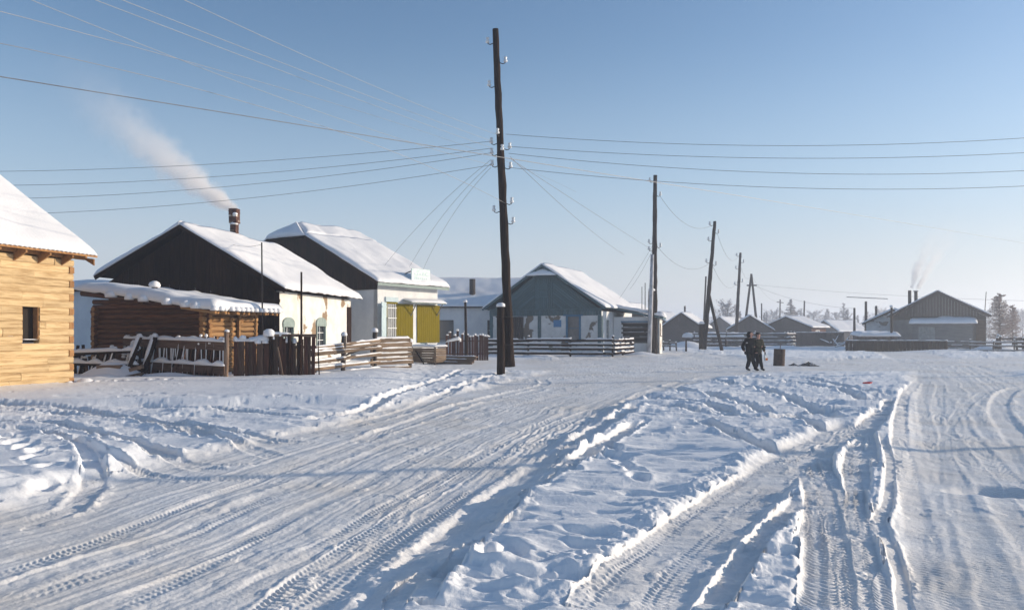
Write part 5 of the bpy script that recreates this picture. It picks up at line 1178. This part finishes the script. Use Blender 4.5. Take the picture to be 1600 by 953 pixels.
for k, (px, py, D) in enumerate(((975, 398, 62), (1018, 390, 62))):
    wire(['thin wire from the tall pole sagging to the blue-green house', 'thin wire from the tall pole down to the second pole'][k], [(797, 245+k*3, 31.6), (890, 345-k*10, 45), (px, py, D)], r=.010)
wire('service wire from second pole to the blue-green roof, upper', [(1019, 392, 62), (1000, 430, 62), (984, 452, 63)], r=.010)
wire('service wire from second pole to the blue-green roof, lower', [(1019, 385, 62), (995, 425, 62), (968, 466, 63)], r=.010)
g3_ = 'thin wires linking the far poles'
for k, (a, b_, c_) in enumerate((((1031, 306, 62), (1070, 350, 67), (1112, 352, 73)), ((1026, 384, 62), (1065, 418, 67), (1109, 411, 73)), ((1121, 366, 73), (1138, 404, 88), (1153, 401, 105)), ((1113, 414, 73), (1133, 448, 88), (1152, 441, 105)), ((1156, 412, 105), (1166, 434, 113), (1174, 430, 122)), ((1181, 447, 122), (1260, 468, 112), (1335, 482, 98)), ((1181, 445, 122), (1400, 462, 100), (1600, 470, 90)), ((1174, 430, 122), (1196, 462, 150), (1219, 470, 190)))):
    wire(['upper thin wire from second pole to the leaning pole', 'lower thin wire from second pole to the leaning pole', 'upper wire between leaning pole and slender far pole', 'lower wire between leaning pole and slender far pole', 'short wire joining slender far pole and A-shaped pole', 'wire from A-shaped pole to the three poles by the grey wing', 'faint wire from A-shaped pole across the grey house gable', 'wire running from A-shaped pole to the farthest poles'][k], [a, b_, c_], r=.014, group=g3_)
wire('straight aerial wire slung over the three poles near the grey house', [(1323, 464, 98), (1355, 465.5, 98), (1387, 467, 98)], r=.05)
wire('thin wire from pipe mast to the chimney roof', [(409, 382, 29.8), (380, 384, 31), (360, 381, 35)], r=.008)
# unseen poles: two carry the lines on, the nearer is there for its shadow
x_, y_ = 22.5, 32.4
pole('utility_pole', 'wooden pole off to the right where the upper wires go on', (27.2, 32.9), (27.2, 32.9, 9.6), .18, .12)
pole('utility_pole', 'wooden pole off to the left where the left wires go on', (-29.4, 37.4), (-29.4, 37.4, 9.3), .18, .12)
pole('utility_pole', 'nearer wooden pole standing outside the frame at right', (25, 15.9), (25, 15.9, 11), .12, .08)

# ------------------------------------------------------------------ barrel, rubbish, red scrap
bl = empty('barrel', (*gpt(1217, 571), 0), 0, 'rusty brown steel barrel standing right of the two walkers', 'barrel')
b = MB(); H_ = .88; r_ = .285
prof = [(r_, 0), (r_*1.03, .015), (r_, .03), (r_, .28), (r_*1.035, .30), (r_, .32), (r_, .58), (r_*1.035, .60), (r_, .62), (r_, .86), (r_*1.03, .875), (r_*.97, .885), (r_*.95, .82), (.01, .80)]
n = 24; v = []; f = []
for (q, z) in prof:
    for k in range(n): v.append((q*math.cos(2*math.pi*k/n), q*math.sin(2*math.pi*k/n), z-.02))
for i in range(len(prof)-1):
    for k in range(n): f.append((i*n+k, i*n+(k+1) % n, i*n+n+(k+1) % n, i*n+n+k))
b.add(v, f); b.build('drum', M['rust'], bl, smooth=False).rotation_euler = (0, R(2.5), 0)
snow_cap('snow', (0, 0, .79), .26, .05, bl); beam('stick', (.05, 0, .5), (.10, .05, 1.12), .03, .03, M['rail'], bl)
def rag(label, px, py, w_, h, seed):
    random.seed(seed); x, y = gpt(px, py); v = []; f = []; n, m_ = 22, 6
    for j in range(m_+1):
        t_ = j/m_
        for i in range(n):
            a = 2*math.pi*i/n; q = t_*(1+random.uniform(-.25, .25)); v.append((q*math.cos(a)*w_, q*math.sin(a)*w_*.5, h*(1-t_)**.6*random.uniform(.5, 1.2)-.03*t_))
    for j in range(m_):
        for i in range(n): f.append((j*n+i, j*n+(i+1) % n, j*n+n+(i+1) % n, j*n+n+i))
    b = MB(); b.v = v; b.f = f; return tag(b.build('rubbish_heap', M['rubbish'], None, loc=(x, y, .02)), label, 'rubbish')
rag('small dark lump of rubbish just right of the barrel', 1240, 571, .26, .10, 1); rag('larger flattened heap of dark rubbish on the snow, further right of the barrel', 1263, 571.5, .52, .17, 2)
x, y = gpt(1355, 603); b = MB(); b.poly([(-.15, 0, .02), (.07, -.04, .01), (.18, .03, .04), (.13, .10, .05), (-.1, .08, .03)], (0, 0, .03)); tag(b.build('red_scrap', M['red'], None, loc=(x, y, .06)), 'flat red plastic scrap lying on the churned snow', 'scrap')

# ------------------------------------------------------------------ people
def skin_mesh(name, joints, edges, m, parent, sub=2, root=0):
    me = bpy.data.meshes.new(name); me.from_pydata([j[0] for j in joints], edges, []); o = bpy.data.objects.new(name, me); COL.objects.link(o)
    md = o.modifiers.new('s', 'SKIN'); md.use_smooth_shade = True; sv_ = me.skin_vertices[0].data
    for i, j in enumerate(joints): r = j[1]; sv_[i].radius = r if isinstance(r, tuple) else (r, r)
    sv_[root].use_root = True
    if sub: s2 = o.modifiers.new('u', 'SUBSURF'); s2.levels = sub; s2.render_levels = sub
    dg = bpy.context.evaluated_depsgraph_get(); me2 = bpy.data.meshes.new_from_object(o.evaluated_get(dg)); me2.name = name
    bpy.data.objects.remove(o); me2.materials.clear(); me2.polygons.foreach_set('use_smooth', [True]*len(me2.polygons)); return link(name, me2, m, parent)
def person(label, loc, rz, sc_, legL, legR, armL, armR, coat, hat, head_yaw=0, hem=.72):
    """arms/legs: (elbow, hand) and (knee, ankle) points; facing local -Y"""
    e = empty('person', loc, rz, label, 'person'); e.scale = (sc_,)*3
    hip, chest, neck, head = (0, .02, .92), (0, .02, 1.28), (0, .0, 1.46), (0, -.02, 1.60)
    J = [(hip, .13), ((0, .01, 1.1), .135), (chest, (.17, .12)), (neck, .055), ((0, -.015, 1.56), .07), ((0, -.02, 1.66), .085), ((0, -.01, 1.73), .055)]
    E_ = [(0, 1), (1, 2), (2, 3), (3, 4), (4, 5), (5, 6)]
    for sx, (kn, an), (el, ha) in ((-1, legL, armL), (1, legR, armR)):
        i = len(J); J += [((sx*.09, 0, .86), .09), (kn, .062), (an, .042)]; E_ += [(0, i), (i, i+1), (i+1, i+2)]
        i = len(J); J += [((sx*.18, .01, 1.38), .065), (el, .045), (ha, .032)]; E_ += [(2, i), (i, i+1), (i+1, i+2)]
    body = skin_mesh('body', J, E_, M['skin'], e, 2)
    # face
    fc = Matrix.Rotation(head_yaw, 3, 'Z')
    def hp(v): return Vector((0, -.02, 1.63))+fc @ Vector(v)
    b = MB(); b.tube([hp((0, -.08, .03)), hp((0, -.105, -.005)), hp((0, -.085, -.02))], [.010, .017, .012], 6); b.build('nose', M['skin'], body, smooth=True)
    for s_ in (-1, 1):
        snow_cap('eye', hp((s_*.03, -.083, .02)), .009, .008, body, M['hair']); b = MB(); b.tube([hp((s_*.082, 0, -.025)), hp((s_*.09, .008, .0)), hp((s_*.084, .01, .03))], [.008, .014, .008], 6); b.build('ear', M['skin'], body)
    b = MB(); b.tube([hp((-.022, -.084, -.045)), hp((0, -.09, -.047)), hp((.022, -.084, -.045))], .006, 5); b.build('mouth', M['red'], body)
    # trousers, boots
    J = [((0, .02, .95), .15), ((0, .02, .84), .15)]; E_ = [(0, 1)]
    for sx, (kn, an) in ((-1, legL), (1, legR)):
        i = len(J); J += [((sx*.09, .01, .78), .115), (kn, .085), ((an[0], an[1], an[2]+.06), .075)]; E_ += [(1, i), (i, i+1), (i+1, i+2)]
    skin_mesh('trousers', J, E_, M['trousers'], e, 2)
    for (kn, an) in (legL, legR):
        x, y, z = an; skin_mesh('boot', [((x, y, z+.12), .068), ((x, y+.01, z-.02), .062), ((x, y-.09, z-.045), .05), ((x, y-.17, z-.055), .038)], [(0, 1), (1, 2), (2, 3)], M['blackcloth'], e, 2)
    # coat with sleeves
    J = [((0, .02, hem), (.20, .17)), ((0, .02, hem+.13), (.20, .165)), ((0, .02, 1.08), (.185, .15)), ((0, .02, 1.28), (.20, .15)), ((0, .01, 1.40), (.13, .115)), ((0, 0, 1.49), .085)]
    E_ = [(i, i+1) for i in range(5)]
    for sx, (el, ha) in ((-1, armL), (1, armR)):
        i = len(J); J += [((sx*.195, .01, 1.38), .095), (el, .078), (tuple(Vector(el).lerp(Vector(ha), .88)), .06)]; E_ += [(3, i), (i, i+1), (i+1, i+2)]
    ct = skin_mesh('coat', J, E_, coat, e, 2)
    # gloved hands: palm, four fingers and a thumb
    for sx, (el, ha) in ((-1, armL), (1, armR)):
        d = (Vector(ha)-Vector(el)).normalized(); side = Vector((0, 1, 0)) if abs(d.y) < .8 else Vector((0, 0, 1)); side = (side-d*side.dot(d)).normalized(); cu = d.cross(side)
        if cu.x*sx > 0: cu = -cu
        h0 = Vector(ha); J = [(tuple(h0), .03), (tuple(h0+d*.06), (.042, .022))]; E_ = [(0, 1)]
        for k, (o_, l_) in enumerate(((-.03, .060), (-.01, .072), (.01, .068), (.03, .052))):
            i = len(J); J += [(tuple(h0+d*.085+side*o_), .0115), (tuple(h0+d*(.085+l_*.5)+side*o_+cu*.008), .0105), (tuple(h0+d*(.085+l_*.85)+side*o_+cu*.03), .0095)]; E_ += [(1, i), (i, i+1), (i+1, i+2)]
        i = len(J); J += [(tuple(h0+d*.03-side*.045), .013), (tuple(h0+d*.07-side*.06+cu*.02), .011)]; E_ += [(0, i), (i, i+1)]
        skin_mesh('glove', J, E_, M['blackcloth'], e, 1)
    # hat / hair
    if hat == 'hood': skin_mesh('hood', [((0, .06, 1.47), .12), ((0, .045, 1.60), .13), ((0, .025, 1.70), .115), ((0, .0, 1.76), .07)], [(0, 1), (1, 2), (2, 3)], M['blackcloth'], e, 2)
    else:
        skin_mesh('fur_hat', [((0, -.005, 1.66), .115), ((0, 0, 1.72), .12), ((0, .01, 1.78), .08)], [(0, 1), (1, 2)], M['hair'], e, 2)
        for s_ in (-1, 1): skin_mesh('ear_flap', [((s_*.095, .0, 1.66), .035), ((s_*.095, -.01, 1.56), .03)], [(0, 1)], M['hair'], e, 1)
    return e
pd = gpt(1180, 579.6); k = pd[1]/F
pA = person('person in a bulky black hooded coat walking arm in arm, left of the pair', ((1172.5-800)*k, pd[1], 0.02), R(28), .985,
   ((-.10, -.05, .48), (-.12, .04, .09)), ((.10, -.02, .48), (.10, -.16, .09)), ((-.34, .06, 1.10), (-.33, -.04, .86)), ((.36, .0, 1.12), (.42, -.22, 1.08)), M['blackcloth'], 'hood', R(35), .70)
for s_ in (-.245,): 
    b = MB(); b.box(s_-.05, s_+.03, -.10, -.07, 1.24, 1.28); b.build('shoulder_patch', M['badge'], pA)
pB = person('person in an olive camouflage jacket and dark fur hat, right of the pair', ((1185.5-800)*k, pd[1]+.1, 0.02), R(24), .96,
   ((-.10, -.10, .48), (-.11, -.02, .09)), ((.10, -.02, .48), (.12, -.10, .09)), ((-.30, .0, 1.12), (-.32, -.20, 1.10)), ((.30, .05, 1.10), (.33, -.02, .84)), M['camo'], 'fur', R(-10), .78)
pA.scale = (1.2, 1.12, .985); pB.scale = (1.08, 1.05, .96)
hb = empty('carrier_bag', (pB.location.x+.30, pB.location.y-.16, .46), R(20), 'small white and orange carrier bag hanging from the camouflaged walker\'s hand', 'bag')
b = MB(); b.poly([(-.07, -.04, 0), (.07, -.04, 0), (.09, -.03, .13), (.05, -.01, .23), (-.05, -.01, .23), (-.08, -.03, .13)], (0, .07, 0)); b.build('sack', M['white'], hb)
b = MB(); b.box(-.05, .06, -.052, -.042, .02, .12); b.build('print', mat('orange_print', (.6, .16, .03), .6), hb)
b = MB(); b.tube([(-.04, .02, .22), (-.02, .02, .30), (.02, .02, .30), (.04, .02, .22)], .007, 5); b.build('handle', M['white'], hb)

# ------------------------------------------------------------------ trees
def tree_mesh(seed, h, spread, kind, nb, nf, leaf=.10):
    """returns trunk and crown meshes; kind: 'conifer' or 'birch' outline"""
    rg = random.Random(seed); tr = MB(); cr_ = MB()
    tr.tube([(0, 0, -.3), (rg.uniform(-.05, .05)*h*.1, 0, h*.4), (rg.uniform(-.1, .1)*h*.1, 0, h*.75), (0, 0, h)], [h*.022, h*.016, h*.009, h*.003], 6)
    for i in range(nb):
        t = (i+.5)/nb; z = h*(.12+.86*t) if kind == 'conifer' else h*(.25+.7*t)
        L = spread*((1-t)**.75*.9+.12)*rg.uniform(.6, 1.15) if kind == 'conifer' else spread*math.sin(math.pi*(.18+.75*t))*rg.uniform(.5, 1.1)
        a = rg.uniform(0, 6.28); up_ = rg.uniform(-.12, .25) if kind == 'conifer' else rg.uniform(.5, 1.2)
        p0 = Vector((0, 0, z)); d = Vector((math.cos(a), math.sin(a), up_)); p1 = p0+d*L*.55+Vector((0, 0, -.02*L)); p2 = p0+d*L+Vector((0, 0, .08*L))
        tr.tube([p0, p1, p2], [h*.005, h*.003, h*.001], 3, cap=False)
        for k in range(nf):
            q = rg.random()**.7; c = p0.lerp(p1, q*2) if q < .5 else p1.lerp(p2, q*2-1)
            c = c+Vector((rg.gauss(0, .10), rg.gauss(0, .10), rg.gauss(0, .07)))*L*.9
            s_ = leaf*rg.uniform(.5, 1.4); u = Vector((rg.gauss(0, 1), rg.gauss(0, 1), rg.gauss(0, .6))).normalized(); v_ = u.cross(Vector((rg.gauss(0, 1), rg.gauss(0, 1), rg.gauss(0, 1)))).normalized()
            cr_.add([c-u*s_, c+u*s_*.3+v_*s_*.45, c+u*s_*1.1, c-v_*s_*.35], [(0, 1, 2, 3)])
    return tr, cr_
def mk(b, name): me = bpy.data.meshes.new(name); me.from_pydata(b.v, [], b.f); return me
TM = []
for s_, (h, sp, kd, nb, nf, lf) in enumerate(((7, 1.9, 'conifer', 70, 26, .17), (8, 1.5, 'conifer', 80, 22, .16), (6.5, 1.8, 'birch', 50, 26, .16), (9, 1.4, 'birch', 60, 24, .17), (6, 2.4, 'birch', 46, 34, .17), (6.5, 2.5, 'conifer', 150, 46, .085))):
    a, b = tree_mesh(100+s_, h, sp, kd, nb, nf, lf); TM.append((mk(a, 'trunk'), mk(b, 'crown'), h))
def plant(name, label, cat, k, px, pyt, D, m, group=None, sw=1.0):
    tm, cm, h = TM[k]; H_ = zpy(pyt, D); s_ = H_/h; e = empty(name, (P(px, 0, D)[0], D, 0), random.uniform(0, 6), label, cat, group); e.scale = (s_*sw, s_*sw, s_)
    if not tm.materials: tm.materials.append(M['bark'])
    cc = cm
    if m != M['frost']:
        cc = cm.copy(); cc.materials.clear(); cc.materials.append(m)
    elif not cm.materials: cm.materials.append(m)
    link('trunk', tm, None, e); link('crown', cc, None, e); return e
plant('larch_tree', 'bushy rust-brown larch dusted with frost beside the grey house', 'tree', 5, 1562, 458, 92, M['larch'], sw=1.0)
plant('larch_tree', 'slimmer bare larch at the right edge just behind the bushy one', 'tree', 5, 1582, 476, 94, M['larch'], sw=.7)
plant('frosted_tree', 'round-crowned frosty tree beyond the gabled barn', 'tree', 4, 1137, 474, 175, M['frost'], sw=1.0)
plant('frosted_tree', 'small frosted tree right of the round-crowned one', 'tree', 0, 1156, 486, 180, M['frost'])
plant('frosted_tree', 'tall tiered frosted larch above the cottage roof', 'tree', 1, 1236, 467, 185, M['frost'], sw=1.5)
plant('frosted_tree', 'small pointed frosted tree left of the tiered larch', 'tree', 0, 1194, 488, 185, M['frost'], sw=.6)
gt = 'frosted trees along the far tree line'; rg = random.Random(77)
for i in range(46):
    px = 1195+i*9.2+rg.uniform(-4, 4); D = rg.uniform(190, 300)
    if 1405 < px < 1545 and rg.random() < .8: continue
    pyt = rg.uniform(482, 503)-(10 if 1298 < px < 1345 and rg.random() < .5 else 0)
    zone = ('over the byre', 'between the byre and the three poles', 'behind the three poles', 'over the grey house roof', 'beyond the rusty larch')[0 if px < 1290 else 1 if px < 1335 else 2 if px < 1405 else 3 if px < 1545 else 4]
    kk = rg.choice((0, 1, 2, 3, 4)); look = ('stocky pointed', 'slim pointed', 'round-topped', 'tall airy', 'broad bushy')[kk]; dist = 'nearer' if D < 235 else 'fainter'
    plant('frosted_tree', '%s %s frosted tree in the hazy line %s' % (look, dist, zone), 'tree', kk, px, pyt, D, M['frost'], gt, sw=rg.uniform(.8, 1.3))
for i in range(14):
    px = 1000+i*11+rg.uniform(-4, 4); kk = rg.choice((0, 2, 4)); zone = 'behind the gabled barn' if px < 1097 else 'between the barn and the cottage' if px < 1150 else 'behind the cottage roof'
    plant('frosted_tree', '%s hazy frosted tree %s' % ({0: 'stocky pointed', 2: 'round-topped', 4: 'broad bushy'}[kk], zone), 'tree', kk, px, rg.uniform(492, 506), rg.uniform(200, 280), M['frost'], 'frosted trees beyond the barn', sw=1.1)
# far wood: many slim trees as one mass
rg = random.Random(9); b = MB()
for i in range(2600):
    ang = rg.uniform(-.75, .75); D = rg.uniform(420, 640); x = D*math.tan(ang); h = rg.uniform(5, 11)*(.8+.5*vn(ang*30, 1, 3)); w_ = h*rg.uniform(.10, .2)
    for k in range(9):
        z = h*rg.uniform(.15, 1); q = w_*(1.15-z/h); c = Vector((x+rg.gauss(0, q), D+rg.gauss(0, q), z)); s_ = h*.07
        u = Vector((rg.gauss(0, 1), rg.gauss(0, .6), rg.gauss(0, 1))).normalized()*s_; v_ = Vector((rg.gauss(0, 1), rg.gauss(0, .6), rg.gauss(0, 1.4))).normalized()*s_
        b.add([c-u, c+v_, c+u], [(0, 1, 2)])
    b.add([(x-.12, D, 0), (x+.12, D, 0), (x, D, h)], [(0, 1, 2)])
far = link('distant_wood', mk(b, 'distant_wood'), M['frost']); tag(far, kind='stuff')

# ------------------------------------------------------------------ smoke and haze
def smoke(label, p0, p1, r0, r1, dens, seed, bend=0.0, bendz=0.0, n_scale=1.2, fall=1.6, col=(.995, .965, .94)):
    """a drifting plume; local X from the flue to where it thins out"""
    L = (p1-p0).length; m = bpy.data.materials.new('smoke'); m.use_nodes = True; n = m.node_tree.nodes; l = m.node_tree.links; n.clear()
    out = n.new('ShaderNodeOutputMaterial'); pv = n.new('ShaderNodeVolumePrincipled'); l.new(pv.outputs[0], out.inputs['Volume'])
    pv.inputs['Color'].default_value = (*col, 1); pv.inputs['Anisotropy'].default_value = .1
    tc = n.new('ShaderNodeTexCoord'); sp = n.new('ShaderNodeSeparateXYZ'); l.new(tc.outputs['Object'], sp.inputs[0])
    def mth(op, a, b_=None, cl=False):
        q = n.new('ShaderNodeMath'); q.operation = op; q.use_clamp = cl
        for i, v_ in enumerate((a, b_)):
            if v_ is None: continue
            if isinstance(v_, (int, float)): q.inputs[i].default_value = v_
            else: l.new(v_, q.inputs[i])
        return q.outputs[0]
    x = mth('DIVIDE', sp.outputs[0], L, True); x2 = mth('MULTIPLY', x, x)
    yo = mth('SUBTRACT', sp.outputs[1], mth('MULTIPLY', mth('SUBTRACT', x, x2), bend)); zo = mth('SUBTRACT', sp.outputs[2], mth('MULTIPLY', mth('SUBTRACT', x, x2), bendz))
    rad = mth('ADD', mth('MULTIPLY', mth('POWER', x, .8), r1-r0), r0)
    rr = mth('DIVIDE', mth('SQRT', mth('ADD', mth('MULTIPLY', yo, yo), mth('MULTIPLY', zo, zo))), rad)
    core = mth('SUBTRACT', 1.0, rr, True)
    nz = n.new('ShaderNodeTexNoise'); nz.inputs['Scale'].default_value = n_scale; nz.inputs['Detail'].default_value = 4; nz.inputs['Distortion'].default_value = .5
    mp = n.new('ShaderNodeMapping'); mp.inputs['Location'].default_value = (seed, 0, 0); l.new(tc.outputs['Object'], mp.inputs[0]); l.new(mp.outputs[0], nz.inputs['Vector'])
    nn = mth('MULTIPLY', mth('SUBTRACT', mth('ADD', nz.outputs[0], mth('MULTIPLY', core, .45)), .58), 4.6, True)
    fd = mth('POWER', mth('SUBTRACT', 1.0, x), fall); d = mth('MULTIPLY', mth('MULTIPLY', nn, core), mth('MULTIPLY', fd, mth('DIVIDE', dens, mth('ADD', mth('MULTIPLY', x, 13.0), 1.0))))
    l.new(d, pv.inputs['Density'])
    b = MB(); pts = []; rd = []
    for i in range(11):
        t = i/10; pts.append(Vector((t*L, (t-t*t)*bend, (t-t*t)*bendz))); rd.append((r0+(r1-r0)*t**.8)*1.02)
    b.tube(pts, rd, 12); o = b.build('smoke', m, None); tag(o, label, 'smoke', kind='stuff'); o.matrix_basis = frame_m(p0, p1); return o
chp = B.e.matrix_basis
bpy.context.view_layer.update()
c0 = B.e.matrix_world @ Vector((-4.22, 4.3, 7.66))
smoke('smoke drifting left from the brick chimney', c0, P(40, 40, 45), .30, 3.4, 14, 3, bendz=-2.2, n_scale=1.4, fall=3.4)
k0 = P(1424, 450, 82.5); smoke('smoke from the left stovepipe of the grey house', k0, P(1515, 320, 80), .25, 2.2, 10, 9, bendz=3.5, n_scale=.8, fall=2.6)
k0 = P(1434, 451, 82.5); smoke('smoke from the right stovepipe of the grey house', k0, P(1530, 330, 84), .25, 2.0, 9, 19, bendz=2.5, n_scale=.8, fall=2.6)
smoke('faint far smoke column', P(1378, 492, 170), P(1360, 400, 170), .6, 3.5, 1.0, 29, n_scale=.3)
smoke('faint smoke over the blue-green roof', P(866, 420, 70), P(860, 385, 70), .5, 1.6, .35, 39, n_scale=.6)
hz = MB(); hz.box(-1450, 1450, -1450, 1450, -1.3, 26); hm = bpy.data.materials.new('haze'); hm.use_nodes = True; n = hm.node_tree.nodes; n.clear()
o_ = n.new('ShaderNodeOutputMaterial'); pv = n.new('ShaderNodeVolumePrincipled'); pv.inputs['Density'].default_value = HAZE; pv.inputs['Color'].default_value = (.88, .92, 1, 1); pv.inputs['Anisotropy'].default_value = .6
hm.node_tree.links.new(pv.outputs[0], o_.inputs['Volume']); hz = hz.build('haze', hm); tag(hz, kind='stuff')
